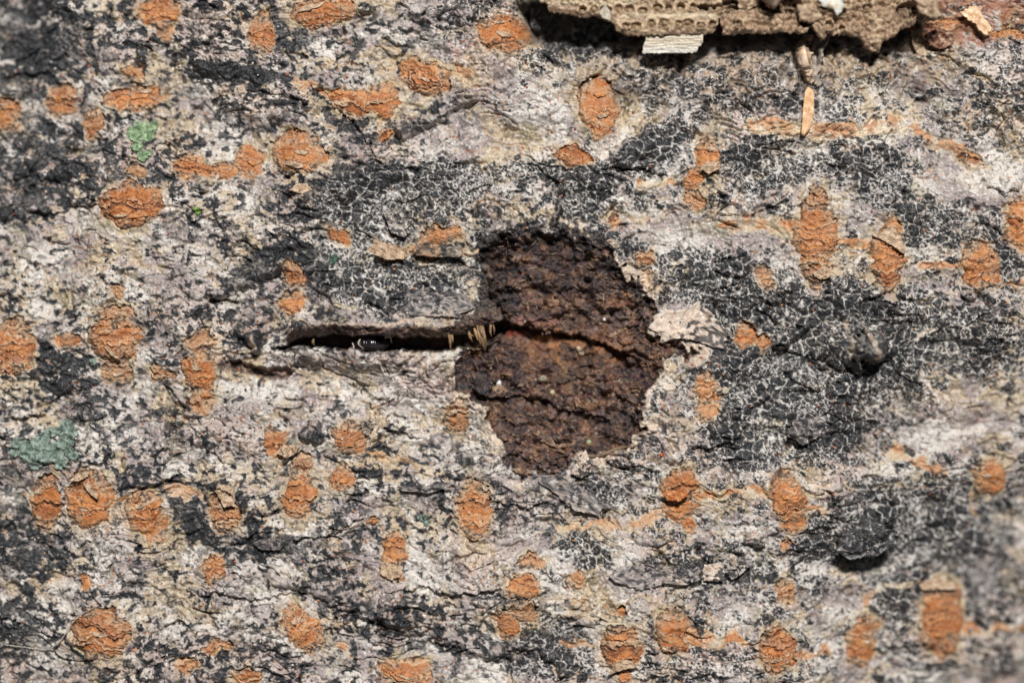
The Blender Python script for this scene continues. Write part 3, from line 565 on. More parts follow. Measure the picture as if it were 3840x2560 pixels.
# ---------------------------------------------------------------- loose sheets: a thin curled plate with real thickness
frs = np.random.RandomState(21)
def rad_poly(poly, cx, cy, th):
    poly = np.asarray(poly, float) - (cx, cy); r = np.zeros_like(th)
    c, s_ = np.cos(th), np.sin(th); n = len(poly)
    for i in range(n):
        x0, y0 = poly[i]; x1, y1 = poly[(i + 1) % n]; ex, ey = x1 - x0, y1 - y0
        den = c * ey - s_ * ex
        with np.errstate(divide='ignore', invalid='ignore'):
            t = (x0 * ey - y0 * ex) / den; u = (x0 * s_ - y0 * c) / den
        ok = (t > 0) & (u >= -1e-6) & (u <= 1 + 1e-6); r = np.where(ok, np.maximum(r, t), r)
    return np.maximum(r, 2)
def sheet(name, mat, parent, cols, poly=None, ell=None, lift=6, tilt=(0, 0), curl=0, curl_ax=0, thick=5, rough=.08, follow=.6, base=None, rings=9, segs=36, bumpy=3, seed=0, dome=0):
    """poly (photo px, star shaped) or ell=(cx,cy,a,b,deg). tilt: rise per px in x and y. cols: list of colours blended by noise"""
    th = np.linspace(0, 2 * math.pi, segs, endpoint=False)
    if poly is not None:
        poly = np.asarray(poly, float); cx, cy = poly.mean(0); r = rad_poly(poly, cx, cy, th)
    else:
        cx, cy, a, b, an = ell; an = math.radians(an)
        t2 = th - an; r = 1 / np.sqrt((np.cos(t2) / a) ** 2 + (np.sin(t2) / b) ** 2)
    r_s = r; r = r * (1 + rough * (frs.rand(segs) - .5) * 1.2 + rough * 1.6 * N(4 * np.cos(th) + seed, 4 * np.sin(th), 95) + rough * N(11 * np.cos(th) + seed, 11 * np.sin(th), 96))
    rr = (np.arange(1, rings + 1) / rings)[:, None]
    re = r_s + (r - r_s) * rr ** 5
    px = np.r_[cx, (cx + rr * re * np.cos(th)).ravel()]; py = np.r_[cy, (cy + rr * re * np.sin(th)).ravel()]
    q = np.r_[0, np.repeat(rr[:, 0], segs)]
    hb = Hs(px, py); h0 = float(np.percentile(hb, 65 if parent is not None else 80)) if base is None else base
    # smooth the ground under it
    h = h0 * (1 - follow) + hb * follow if base is None else np.full(px.shape, base, float)
    dx, dy = px - cx, py - cy; ca, sa = math.cos(math.radians(curl_ax)), math.sin(math.radians(curl_ax))
    al = dx * ca + dy * sa; R = r.max()
    z = h + lift + tilt[0] * dx + tilt[1] * dy + curl * (al / R) ** 2 * R * .5 + dome * (1 - q * q) + bumpy * (N(px / 16, py / 16, 80 + seed) + .6 * N(px / 7, py / 7, 81 + seed))
    top = wpos(px, py, z); bot = wpos(px, py, z - thick)
    V_ = np.r_[top, bot]; n = len(px); F = []
    for k in range(rings):
        for i in range(segs):
            i2 = (i + 1) % segs
            a_ = 1 + (k - 1) * segs + i if k else 0; b_ = 1 + (k - 1) * segs + i2 if k else 0; c_ = 1 + k * segs + i2; d_ = 1 + k * segs + i
            if k: F.append((a_, d_, c_, b_)); F.append((n + b_, n + c_, n + d_, n + a_))
            else: F.append((0, d_, c_, c_)); F.append((n, n + c_, n + d_, n + d_))
    for i in range(segs):
        i2 = (i + 1) % segs; a_ = 1 + (rings - 1) * segs + i; b_ = 1 + (rings - 1) * segs + i2
        F.append((a_, n + a_, n + b_, b_))
    tri = [f[:3] for f in F if f[2] == f[3]]; quad = [f for f in F if f[2] != f[3]]
    F3 = tri + [f[:3] for f in quad] + [(f[0], f[2], f[3]) for f in quad]
    jx = np.clip(np.searchsorted(gx, px), 0, NX - 1); jy = np.clip(np.searchsorted(gy, py), 0, NY - 1)
    cn_ = np.clip(.5 + .8 * N(px / 22, py / 18, 90 + seed) + .5 * N(px / 8, py / 8, 91 + seed), 0, 1) * (len(cols) - 1)
    ca_ = np.asarray(cols, F32); k0 = np.clip(cn_.astype(int), 0, len(cols) - 2) if len(cols) > 1 else np.zeros(len(cn_), int)
    cc = ca_[k0] if len(cols) == 1 else ca_[k0] + (ca_[k0 + 1] - ca_[k0]) * sst(.25, .75, (cn_ - k0))[:, None]
    if name == 'lobe': cc = cc + (np.array((.035, .045, .04), F32) - cc) * (sst(.3, .5, N(px / 13, py / 12, 99) + .4 * N(px / 6, py / 6, 93)) * .75)[:, None]
    if name == 'bark_flake' and cols not in (TN, OR):
        cc = cc + (C[jy, jx] - cc) * (.6 if cols is not PK else .1); cc = cc + (np.array((.025, .026, .03), F32) - cc) * (sst(.15, .3, N(px / 24, py / 20, 92 + seed) + .45 * N(px / 10, py / 9, 93 + seed) + (0 if cols is not PK else .6 * (dx / R * .9 + dy / R * 1.3) - .05)) * .9)[:, None]
        cc = cc * (1 + .25 * N(px / 6, py / 6, 94))[:, None]
    return mesh_obj(name, V_, np.array(F3)[:, ::-1], np.r_[cc, cc], M[mat], parent, loc=wpos(cx, cy, h0 + lift) if parent is not None else wpos(cx, cy, float(z.min())))
def tube_mesh(pts, rad, sides=6):
    pts = np.asarray(pts, float); n = len(pts); rad = np.broadcast_to(np.asarray(rad, float), (n,))
    tg = np.gradient(pts, axis=0); tg /= np.linalg.norm(tg, axis=1)[:, None] + 1e-12
    upv = np.tile([0.13, .21, 1.0], (n, 1)); a = np.cross(tg, upv); a /= np.linalg.norm(a, axis=1)[:, None] + 1e-12; b = np.cross(a, tg)
    th = np.linspace(0, 2 * math.pi, sides, endpoint=False)
    v = (pts[:, None] + rad[:, None, None] * (np.cos(th)[None, :, None] * a[:, None] + np.sin(th)[None, :, None] * b[:, None])).reshape(-1, 3)
    f = []
    for k in range(n - 1):
        for i in range(sides):
            i2 = (i + 1) % sides; f.append((k * sides + i, k * sides + i2, (k + 1) * sides + i2)); f.append((k * sides + i, (k + 1) * sides + i2, (k + 1) * sides + i))
    v = np.r_[v, pts[:1], pts[-1:]]; m = len(v)
    for i in range(sides):
        i2 = (i + 1) % sides; f.append((m - 2, i2, i)); f.append((m - 1, (n - 1) * sides + i, (n - 1) * sides + i2))
    return v, np.array(f)
def spline(pts, n):
    pts = np.asarray(pts, float); t = np.linspace(0, len(pts) - 1, n); k = np.clip(t.astype(int), 0, len(pts) - 2); u = (t - k)[:, None]
    p0 = pts[np.clip(k - 1, 0, None)]; p1 = pts[k]; p2 = pts[k + 1]; p3 = pts[np.clip(k + 2, None, len(pts) - 1)]
    return .5 * (2 * p1 + (p2 - p0) * u + (2 * p0 - 5 * p1 + 4 * p2 - p3) * u ** 2 + (3 * p1 - p0 - 3 * p2 + p3) * u ** 3)
def strand(name, mat, parent, pts2, lifts, rad, color, n=16, sides=6, jit=0, base=None, knot=0):
    p = spline(pts2, n); l = np.interp(np.linspace(0, 1, n), np.linspace(0, 1, len(lifts)), lifts)
    r = np.interp(np.linspace(0, 1, n), np.linspace(0, 1, len(rad)), rad)
    z = (Hs(p[:, 0], p[:, 1]) if base is None else base) + l + jit * frs.randn(n)
    v, f = tube_mesh(wpos(p[:, 0], p[:, 1], z), r * S, sides)
    c = np.asarray(color, F32) * (0.8 + .4 * frs.rand(len(v), 1)).astype(F32)
    if knot:
        ang_ = np.r_[np.tile(np.arange(sides), n), 0, 0]; al_ = np.r_[np.repeat(np.arange(n), sides), 0, n - 1]
        nz = N(ang_ * 1.7 + .3, al_ * .12, 97) + .6 * N(ang_ * 2.9, al_ * .5, 98); v = v.copy(); v += (nz * knot * S)[:, None] * np.array([.7, .3, 1]); c = c * np.clip(1 + 1.1 * nz, .12, 1.8)[:, None]
    return mesh_obj(name, v, f, c, M[mat], parent, loc=v[0])

WH = [(.36, .30, .29), (.60, .54, .50), (.72, .67, .62)]; GR = [(.06, .058, .06), (.31, .265, .255), (.50, .45, .42)]; DK = [(.022, .023, .026), (.05, .05, .055), (.16, .14, .14)]
TN = [(.30, .21, .14), (.47, .34, .23), (.58, .45, .33)]; OR = [(.36, .11, .035), (.52, .19, .06), (.60, .30, .14)]; PK = [(.52, .40, .32), (.68, .56, .46), (.72, .63, .55)]
# bark flakes that stand off the trunk
FLAKES = [
 ('G',[(915,655),(960,600),(1040,545),(1150,545),(1245,488),(1300,540),(1400,640),(1455,720),(1430,805),(1360,795),(1200,735),(1090,730),(1020,765),(985,690)],PK,30,(.0,-.12),'pale curled bark flake with a black speckled edge beside the wound'),
 ('K',[(190,250),(280,195),(430,250),(560,335),(655,405),(590,462),(450,445),(320,330)],GR,26,(0,.12),None),
 ('K',[(655,850),(780,790),(900,775),(1100,800),(1190,860),(1170,925),(1040,905),(880,948),(720,905)],GR,12,(0,.12),None),
 ('K',[(1270,790),(1400,780),(1420,850),(1405,900),(1280,895)],PK,36,(0,0),None),('K',[(1420,830),(1470,750),(1580,735),(1598,790),(1520,860),(1470,890)],GR,40,(.1,0),None),
 ('K',[(1090,790),(1200,770),(1280,780),(1270,890),(1180,900),(1080,860)],DK,26,(0,0.1),None),
 ('G',[(440,1560),(470,1520),(515,1450),(545,1530),(550,1600),(480,1640),(420,1610)],PK,12,(0,-.1),None),
 ('J',[(930,270),(1100,285),(1270,245),(1290,280),(1160,325),(980,310)],GR,16,(0,.15),None),('J',[(0,640),(120,600),(230,640),(180,690),(60,690)],GR,12,(0,.12),None),
 ('L',[(470,680),(560,560),(700,480),(860,540),(880,620),(760,720),(560,735)],DK,70,(.05,.15),None),('H',[(180,1360),(220,1260),(330,1240),(420,1270),(390,1360),(280,1420)],GR,24,(0,.1),None),
 ('F',[(700,1270),(760,1250),(790,1310),(750,1365),(715,1340)],DK,16,(0,0),None),('I',[(470,240),(520,190),(600,180),(590,215),(530,245)],TN,26,(0,.2),None),('I',[(565,260),(600,250),(670,330),(660,355),(610,320)],TN,30,(.2,.1),None),
 ('C',[(1255,1110),(1300,1065),(1390,1060),(1385,1110),(1310,1145)],TN,30,(0,.15),None),('K',[(1005,320),(1060,300),(1150,310),(1180,295),(1175,330),(1110,375),(1040,365)],OR,34,(0,.1),None),
 ('H',[(350,310),(440,240),(480,270),(470,330),(400,350)],TN,24,(.1,.1),None),('H',[(745,60),(870,0),(960,140),(950,190),(870,130)],TN,22,(.1,0.1),None),('E',[(690,780),(720,790),(800,850),(790,868),(740,840)],TN,16,(.1,0),None),
 ('L',[(1050,920),(1130,880),(1250,890),(1310,950),(1180,950),(1070,960)],TN,26,(0,.12),None),('K',[(700,1420),(760,1400),(820,1410),(850,1450),(770,1460),(660,1500)],TN,20,(0,.15),None),('A',[(850,520),(900,500),(960,540),(940,550),(880,535)],TN,20,(0,.1),None),
 ('F',[(1310,850),(1430,860),(1425,960),(1400,1110),(1340,1105),(1310,990)],[(.03,.02,.02),(.07,.045,.04),(.12,.08,.065)],10,(.1,0),None),('F',[(1430,960),(1500,940),(1570,1020),(1530,1110),(1460,1080)],[(.03,.025,.025),(.06,.05,.048)],26,(.1,.1),None),
 ('F',[(800,130),(840,95),(990,170),(1000,215),(880,220),(800,190)],TN,44,(0,.1),None),('F',[(1040,150),(1250,130),(1385,150),(1360,200),(1200,200),(1070,190)],[(.16,.13,.09),(.34,.26,.17)],40,(0,.1),None),
 ('B',[(240,1250),(300,1205),(360,1210),(400,1250),(330,1275)],TN,12,(0,.1),None),('J',[(160,60),(200,10),(310,10),(290,60),(230,95)],TN,34,(0,.1),None),('J',[(840,770),(980,800),(970,860),(900,890),(830,850)],TN,14,(0,.15),None),
 ('I',[(1420,310),(1480,260),(1550,300),(1550,400),(1480,410)],TN,26,(0,.1),None),('E',[(80,1440),(40,1400),(150,1380),(170,1440)],WH,0,(0,0),None),('B',[(850,1380),(960,1360),(1030,1450),(1000,1560),(900,1520)],[(.10,.09,.085),(.34,.29,.25),(.45,.38,.33)],40,(0,.15),None),
 ('F',[(960,480),(1050,420),(1400,430),(1440,520),(1340,590),(1000,580)],[(.05,.05,.052),(.30,.26,.255),(.48,.40,.38)],24,(0,.10),None)]
for k, (t, pts, cols, lift, tilt, lab_) in enumerate(FLAKES):
    if lift == 0: continue
    o = sheet('bark_flake', 'bark', trunk, cols, poly=PL(t, pts), lift=lift, tilt=tilt, curl=.2, curl_ax=90, thick=9, seed=k, bumpy=5 if cols is not PK else 3, rings=22, segs=84, rough=.07, follow=.45)
    if lab_: o['label'] = lab_
# small curled cork scales on the lenticels
for k, (cx, cy, a, b, an, org) in enumerate(lent_px):
    if (k + 1) not in parts or min(a, b) < 44: continue
    for q in range(1 + (k % 2)):
        sx, sy = cx + frs.uniform(-.5, .5) * a, cy + frs.uniform(-.65, .65) * b
        if lid[min(np.searchsorted(gy, sy), NY - 1), min(np.searchsorted(gx, sx), NX - 1)] != k + 1: continue
        sheet('cork_scale', 'cork', parts[k + 1], [(.42, .17, .06), (.55, .27, .12)] if frs.rand() < org * .6 else TN, ell=(sx, sy, frs.uniform(.2, .42) * a, frs.uniform(5, 11), math.degrees(an) + frs.uniform(-14, 14)), lift=frs.uniform(3, 8), tilt=(0, frs.uniform(.15, .5)), thick=4, rings=4, segs=18, rough=.25, follow=.9, seed=k, bumpy=2)
# torn scales in the wound
k = 0
while k < 46:
    x0, y0 = frs.uniform(1720, 2500), frs.uniform(890, 1780)
    if poly_sd(np.array([x0]), np.array([y0]), WOUND)[0] > -18: continue
    k += 1
    sheet('torn_scale', 'wood', trunk, [(.03, .022, .022), (.09, .055, .045), (.19, .105, .065)] if frs.rand() < .7 else [(.10, .06, .05), (.24, .14, .08), (.36, .27, .19)], ell=(x0, y0, frs.uniform(16, 52), frs.uniform(8, 22), frs.uniform(-30, 40)), lift=frs.uniform(0, 7), tilt=(frs.uniform(-.1, .1), frs.uniform(.05, .5)), thick=5, rings=7, segs=30, rough=.3, follow=.4, seed=k, bumpy=4, curl=.3)
# splinters sticking out of the slit
SPL = [((1475 + frs.normal(0, 28), 660 + frs.normal(0, 12)), frs.uniform(.15, .75), frs.uniform(50, 190)) for _ in range(13)] + [((1290 + frs.normal(0, 12), 705), frs.uniform(-.1, .3), frs.uniform(50, 90)) for _ in range(4)] + [((1560 + frs.normal(0, 9), 640), frs.uniform(-.1, .25), frs.uniform(40, 80)) for _ in range(3)] + [((400, 735), .2, 40), ((1440, 715), 1.4, -80)]
for (ax_, ay_), an, ln in SPL:
    p0 = P('F', ax_, ay_); p1 = (p0[0] + ln / ZK * math.sin(an) * .6, p0[1] + ln / ZK * math.cos(an)); w_ = frs.uniform(.6, 1.3)
    strand('wood_splinter', 'fibre', trunk, [p0, ((p0[0] + p1[0]) / 2 + frs.uniform(-5, 5), (p0[1] + p1[1]) / 2), p1], [0, frs.uniform(0, 18), frs.uniform(-20, 4)], [4 * w_, 5.5 * w_, .5], np.array((.36, .23, .12)) * frs.uniform(.35, 1.1), n=9, sides=5, base=45)
# fine torn fibres in the wound, grains on the bark: too many to count
vs, fs, cs_ = [], [], []; off = 0
while len(vs) < 900:
    x0, y0 = frs.uniform(1700, 2560), frs.uniform(880, 1790)
    if poly_sd(np.array([x0]), np.array([y0]), WOUND)[0] > -6: continue
    an = frs.normal(.15, .8); ln = frs.uniform(10, 46); t = np.linspace(-.5, .5, 5); bend = frs.uniform(-10, 10)
    px = x0 + ln * t * math.cos(an) - bend * t * t * math.sin(an); py = y0 + ln * t * math.sin(an) + bend * t * t * math.cos(an)
    z = Hs(px, py) * .4 + Hs(x0, y0) * .6 + 3 + frs.uniform(0, 10) * (t + .5)
    v, f = tube_mesh(wpos(px, py, z), np.array([.5, 1.1, 1.3, 1.1, .4]) * frs.uniform(.6, 1.4) * S, 4)
    c = np.array([(.10, .06, .045), (.26, .13, .06), (.42, .31, .2), (.05, .035, .03), (.16, .08, .06)][frs.randint(5)], F32)
    vs.append(v); fs.append(f + off); cs_.append(np.tile(c, (len(v), 1))); off += len(v)
o = mesh_obj('torn_fibres', np.concatenate(vs), np.concatenate(fs), np.concatenate(cs_), M['fibre'], trunk, loc=trunk_loc); o['kind'] = 'stuff'
vs, fs, cs_ = [], [], []; off = 0
for k in range(520):
    x0, y0 = frs.uniform(0, 3840), frs.uniform(220, 2560); an = frs.rand() * 6.3; r = frs.uniform(2.5, 6.5)
    t = np.linspace(-1, 1, 5); px = x0 + r * t * math.cos(an); py = y0 + r * t * math.sin(an)
    v, f = tube_mesh(wpos(px, py, float(Hs(x0, y0)) + r * .5 + 0 * t), np.array([.35, .8, 1, .7, .3]) * r * .75 * S, 5)
    c = np.array([(.42, .13, .05), (.50, .24, .10), (.22, .05, .025), (.62, .55, .45)][frs.randint(4)], F32)
    vs.append(v); fs.append(f + off); cs_.append(np.tile(c, (len(v), 1))); off += len(v)
o = mesh_obj('orange_grains', np.concatenate(vs), np.concatenate(fs), np.concatenate(cs_), M['cork'], trunk, loc=trunk_loc); o['kind'] = 'stuff'

# ================================================================= the loose pitted flake at the top
def z5(x, y): return (1900 + x / 1.3835, y / 1.3835)
OUT = [z5(*p) for p in [(60,-60),(105,0),(170,32),(212,45),(212,84),(330,96),(380,112),(460,108),(540,138),(556,178),(620,205),(700,206),(820,204),(1012,196),(1060,192),(1086,150),(1092,112),(1100,150),(1104,200),(1220,194),(1330,198),(1400,188),(1530,196),(1560,160),(1600,200),(1622,226),(1640,190),(1680,202),(1790,205),(1832,240),(1826,262),(1915,294),(1930,235),(2000,208),(2020,176),(2096,146),(2104,118),(2150,130),(2235,118),(2190,40),(2180,-20),(2120,-180),(1700,-330),(1000,-340),(300,-260)]]
fx = np.arange(1930, 3540, 3.2).astype(F32); fy = np.arange(-250, 226, 3.2).astype(F32); FX, FY = np.meshgrid(fx, fy)
n1 = N(FX / 17, FY / 17, 101); n2 = N(FX / 7, FY / 7, 102); n3 = N(FX / 60, FY / 60, 103); n4 = N(FX / 9, FY / 30, 104)
sdf = poly_sd(FX + 5 * n1 + 2 * n2, FY + 5 * N(FX / 17, FY / 17, 105) + 2 * n2, OUT)
ROWS = [(-176, 0), (-118, 20), (-58, 8), (6, 0), (47, 16), (104, 6)]
cell = np.zeros(FX.shape, np.int32); fh = np.zeros(FX.shape, F32); fc = np.empty(FX.shape + (3,), F32); fc[:] = (.34, .235, .155)
mixc(fc, (.52, .39, .26), sst(.0, .6, n3 + .6 * n1)); mixc(fc, (.19, .12, .075), sst(.1, .5, n1 + .6 * n2))
nc = 0; prs = np.random.RandomState(3); cells_xy = []
for ry, o0 in ROWS:
    xx = 1990 + o0
    while xx < 3480:
        right = xx > 2690
        yy = ry + (6 if not right else 4) + prs.uniform(-4, 4) + (-.012 * (xx - 2300) if not right else 0) + (0 if xx > 2290 or ry < 40 else 0)
        if right: yy += prs.uniform(-9, 9)
        a = prs.uniform(13, 23); b = prs.uniform(12, 19); yy += prs.uniform(-3, 3)
        skip = right and prs.rand() < .45
        if not skip and poly_sd(np.array([xx]), np.array([yy]), OUT)[0] < -14:
            nc += 1; q = np.sqrt(((FX - xx + 3 * n1) / a) ** 2 + ((FY - yy + 3 * n2) / b) ** 2)
            boxq = (np.abs((FX - xx + 4 * n1) / a) ** 2.4 + np.abs((FY - yy + 4 * n2) / b) ** 2.4) ** (1 / 2.4)
            ox, oy = prs.uniform(-4, 4), prs.uniform(-2, 6); pl = np.sqrt(((FX - xx - ox) / (a * .62)) ** 2 + ((FY - yy - oy) / (b * .66)) ** 2)
            dpt = prs.uniform(.7, 1.5); plg = prs.uniform(.6, 1.5); fh += 9 * np.exp(-((boxq - 1.05) / .22) ** 2) * (1 + .8 * n1) - 20 * dpt * sst(.95, .55, boxq + .2 * n2) + 17 * plg * sst(1.2, .35, pl + .25 * n1)
            mixc(fc, (.60, .47, .32), np.exp(-((boxq - 1.1) / .2) ** 2) * .7); mixc(fc, (.20, .125, .07), sst(.95, .7, boxq) * .85); mixc(fc, (.34, .26, .16), sst(1.0, .5, pl) * .8)
            cell[(boxq < .98) & (sdf < -3)] = nc; cells_xy.append((xx, yy))
        xx += (a * 2 + prs.uniform(3, 14)) if not right else a * 2 + prs.uniform(6, 30)
# pale bands between the rows, on the left half
for yb, x0, x1 in [(78, 2330, 2690), (26, 2000, 2400), (-30, 2000, 2690)]:
    g = np.exp(-((FY - yb + 4 * n3 + .01 * (FX - 2300)) / 9) ** 2) * sst(x0 - 20, x0 + 20, FX) * sst(x1 + 20, x1 - 20, FX); fh += 5 * g; mixc(fc, (.66, .56, .40), g * .75)
rgt = sst(2660, 2760, FX)
fh += rgt * (16 * n1 + 26 * n3 + 7 * n2) + (1 - rgt) * (4.5 * n1 + 3 * n2 + 7 * n3)
# hollows in the crumbled right half
for hx, hy, a, b, dd in [(z5(1150, 50)[0], z5(0, 50)[1], 36, 22, 60), (z5(1400, 40)[0], z5(0, 40)[1], 74, 40, 75), (z5(1020, 60)[0], 44, 36, 12, 30), (3010, 90, 22, 26, 40), (3380, 60, 40, 30, 40)]:
    q = ((FX - hx + 8 * n1) / a) ** 2 + ((FY - hy + 8 * n3) / b) ** 2; g = sst(1.2, .7, q); fh -= dd * g; mixc(fc, (.13, .085, .055), g * .8); cell[g > .4] = 0
fbase = 128 + .02 * (FX - 2700) * 0 + 14 * N(FX / 400, FY / 300, 106) - 26 * sst(-60, 0, sdf) * 0 - .10 * FY
hmid = float(np.median(Hs(np.array([2100, 2400, 2800, 3200]), np.array([250, 260, 260, 270]))))
fz = hmid + fbase + fh - 10 * sst(-16, 0, sdf)
flake = thing('pitted_bark_flake', 'loose tan flake with rows of tiny pits lying on the bark', 'bark flake', 2700, 0)
inm = sdf < 0; fm = inm[:-1, :-1] & inm[1:, :-1] & inm[:-1, 1:] & inm[1:, 1:]
nyf, nxf = FX.shape; jj, ii = np.meshgrid(np.arange(nyf - 1), np.arange(nxf - 1), indexing='ij'); v0 = jj * nxf + ii
QF = np.stack([v0, v0 + nxf, v0 + nxf + 1, v0 + 1], -1)
# cells as parts, the rest as the sheet body with sides and an underside
cl = np.where(fm, cell[:-1, :-1], -1)
VT = wpos(FX.ravel(), FY.ravel(), fz.ravel()); VB = wpos(FX.ravel(), FY.ravel(), (np.maximum(np.minimum(fz - 34 - 10 * n1, hmid + 112 + 8 * n3), fz - 90)).ravel()); CC = fc.reshape(-1, 3)
body = QF[cl == 0]; under = QF[fm][:, ::-1]; NV = len(VT)
side = []
ms = np.pad(fm, 1)
for dj, di, (a_, b_) in ((-1, 0, (0, 3)), (1, 0, (2, 1)), (0, -1, (1, 0)), (0, 1, (3, 2))):
    e = fm & ~ms[1 + dj:ms.shape[0] - 1 + dj, 1 + di:ms.shape[1] - 1 + di]; q_ = QF[e]; side.append(np.stack([q_[:, a_], q_[:, b_], q_[:, b_] + NV, q_[:, a_] + NV], 1))
fall = np.concatenate([body, under + NV] + side); Vall = np.r_[VT, VB]; u, inv = np.unique(fall, return_inverse=True)
mesh_obj('flake_body', Vall[u], inv.reshape(-1, 4), np.r_[CC, CC * .8][u], M['paper'], flake, loc=np.array(flake.location))
for k in range(1, nc + 1):
    q_ = QF[cl == k]
    if len(q_) < 8: continue
    u, inv = np.unique(q_, return_inverse=True); mesh_obj('pit', VT[u], inv.reshape(-1, 4), CC[u], M['paper'], flake, loc=VT[u].mean(0))
# pale fibrous strip below its edge
ST = [z5(*p) for p in [(700, 250), (694, 292), (800, 294), (978, 288), (990, 262), (1010, 240), (1016, 185), (880, 180), (705, 185), (712, 220)]]
sx = np.arange(2395, 2645, 3.0).astype(F32); sy = np.arange(125, 222, 3.0).astype(F32); SX, SY = np.meshgrid(sx, sy)
sd2 = poly_sd(SX + 2 * N(SX / 9, SY / 9, 110), SY + 2 * N(SX / 9, SY / 9, 111), ST); im = sd2 < 0; fm2 = im[:-1, :-1] & im[1:, :-1] & im[:-1, 1:] & im[1:, 1:]
g1 = N(SX / 70, SY / 4.5, 112); g2 = N(SX / 12, SY / 7, 113)
zz = hmid + 100 - .35 * (SY - 150) + 3.5 * g1 + 2 * g2
cc = np.empty(SX.shape + (3,), F32); cc[:] = (.62, .54, .42); mixc(cc, (.68, .66, .60), sst(165, 205, SY)); mixc(cc, (.42, .34, .25), sst(.1, .6, g1) * .5); mixc(cc, (.72, .66, .55), sst(.2, .6, -g1 + .4 * g2) * .6); mixc(cc, (.30, .28, .26), sst(.55, .8, g2 + .3 * g1) * .6)
ny2, nx2 = SX.shape; jj, ii = np.meshgrid(np.arange(ny2 - 1), np.arange(nx2 - 1), indexing='ij'); v0 = jj * nx2 + ii; Q2 = np.stack([v0, v0 + nx2, v0 + nx2 + 1, v0 + 1], -1)
Vt = wpos(SX.ravel(), SY.ravel(), zz.ravel()); Vb = wpos(SX.ravel(), SY.ravel(), zz.ravel() - 14); n_ = len(Vt); side = []; ms = np.pad(fm2, 1)
for dj, di, (a_, b_) in ((-1, 0, (0, 3)), (1, 0, (2, 1)), (0, -1, (1, 0)), (0, 1, (3, 2))):
    e = fm2 & ~ms[1 + dj:ms.shape[0] - 1 + dj, 1 + di:ms.shape[1] - 1 + di]; q_ = Q2[e]; side.append(np.stack([q_[:, a_], q_[:, b_], q_[:, b_] + n_, q_[:, a_] + n_], 1))
fa = np.concatenate([Q2[fm2], Q2[fm2][:, ::-1] + n_] + side); u, inv = np.unique(fa, return_inverse=True); ca2 = cc.reshape(-1, 3)
mesh_obj('pale_strip', np.r_[Vt, Vb][u], inv.reshape(-1, 4), np.r_[ca2, ca2][u], M['paper'], flake, loc=wpos(2520, 170, hmid + 110))
hz = hmid + 135
sheet('paper_scrap', 'paper', flake, [(.30, .26, .19), (.46, .42, .33)], poly=[z5(*p) for p in [(470, 95), (505, 45), (530, 90), (535, 140), (490, 120)]], base=hz, lift=14, thick=4, rings=6, segs=24, tilt=(.1, .2))
sheet('pale_shell_scrap', 'egg', flake, [(.55, .45, .30), (.72, .70, .62), (.55, .60, .58)], poly=[z5(*p) for p in [(1590, 30), (1620, 5), (1690, 12), (1725, 50), (1720, 80), (1680, 120), (1668, 80), (1610, 62)]], base=hz, lift=26, thick=6, rings=8, segs=36, dome=14, tilt=(0, .1))
sheet('crumb', 'paper', flake, [(.24, .17, .11), (.50, .37, .28)], poly=[z5(*p) for p in [(1280, -40), (1420, -40), (1430, 20), (1385, 50), (1360, 85), (1330, 60), (1295, 30)]], base=hz, lift=90, thick=50, rings=8, segs=36, dome=40, bumpy=8)
for pl_, lf in [([(2060, -20), (2200, -30), (2195, 60), (2235, 120), (2190, 130), (2110, 95), (2080, 40)], 30), ([(1480, 60), (1560, 50), (1620, 120), (1560, 150), (1500, 130)], 24), ([(1180, 20), (1260, 10), (1290, 50), (1230, 80), (1190, 60)], -6), ([(1560, 150), (1600, 140), (1640, 215), (1620, 228), (1590, 205)], 10)]:
    sheet('crumb', 'paper', flake, [(.20, .13, .085), (.38, .27, .18), (.50, .38, .26)], poly=[z5(*p) for p in pl_], base=hz, lift=lf, thick=30, rings=8, segs=36, dome=14, bumpy=10, rough=.15)

# ================================================================= small loose things lying on the bark
tag(sheet('wood_sliver', 'fibre', None, [(.50, .27, .12), (.66, .40, .20), (.72, .48, .28)], poly=PL('D', [(300, 578), (330, 575), (360, 620), (352, 760), (330, 850), (295, 905), (272, 890), (285, 720)]), lift=18, thick=12, rings=8, segs=44, bumpy=1.5, rough=.04, follow=.0), 'thin tan wood sliver lying upright below the pitted flake', 'wood sliver')
ch = tag(sheet('wood_chip', 'fibre', None, [(.55, .32, .17), (.70, .46, .27), (.76, .58, .40)], poly=PL('D', [(1330, 80), (1390, 45), (1450, 60), (1455, 110), (1530, 190), (1500, 245), (1440, 215), (1410, 160), (1345, 130)]), lift=44, thick=18, rings=8, segs=44, rough=.14, bumpy=4, follow=.3), 'pale frayed wood chip on reddish bark right of the pitted flake', 'wood chip')
tag(sheet('resin_crumb', 'egg', None, [(.05, .025, .02), (.22, .10, .06), (.45, .33, .24)], poly=PL('D', [(1110, 215), (1160, 195), (1280, 225), (1275, 300), (1200, 325), (1130, 290)]), lift=70, thick=50, rings=9, segs=40, dome=-14, bumpy=9, follow=.3), 'dark red-brown crumb with a pale rim right of the pitted flake', 'crumb')
tag(sheet('hanging_scrap', 'paper', None, [(.16, .11, .08), (.46, .34, .22), (.55, .43, .31)], poly=PL('D', [(1008, 190), (1090, 190), (1095, 280), (1115, 360), (1100, 425), (1060, 360), (1030, 290)]), lift=50, thick=14, rings=8, segs=40, rough=.12, bumpy=8, follow=.4, tilt=(0, -.15)), 'narrow ragged tan scrap hanging from the flake towards the bark', 'bark scrap')
tag(strand('bark_curl', 'paper', None, PL('D', [(350, 235), (300, 320), (310, 430), (360, 545)]), [70, 50, 30, 12], [20, 26, 24, 8], (.42, .31, .22), n=60, sides=14, jit=1.0, knot=15), 'tan twisted bark strip hanging over the wood sliver', 'bark strip')
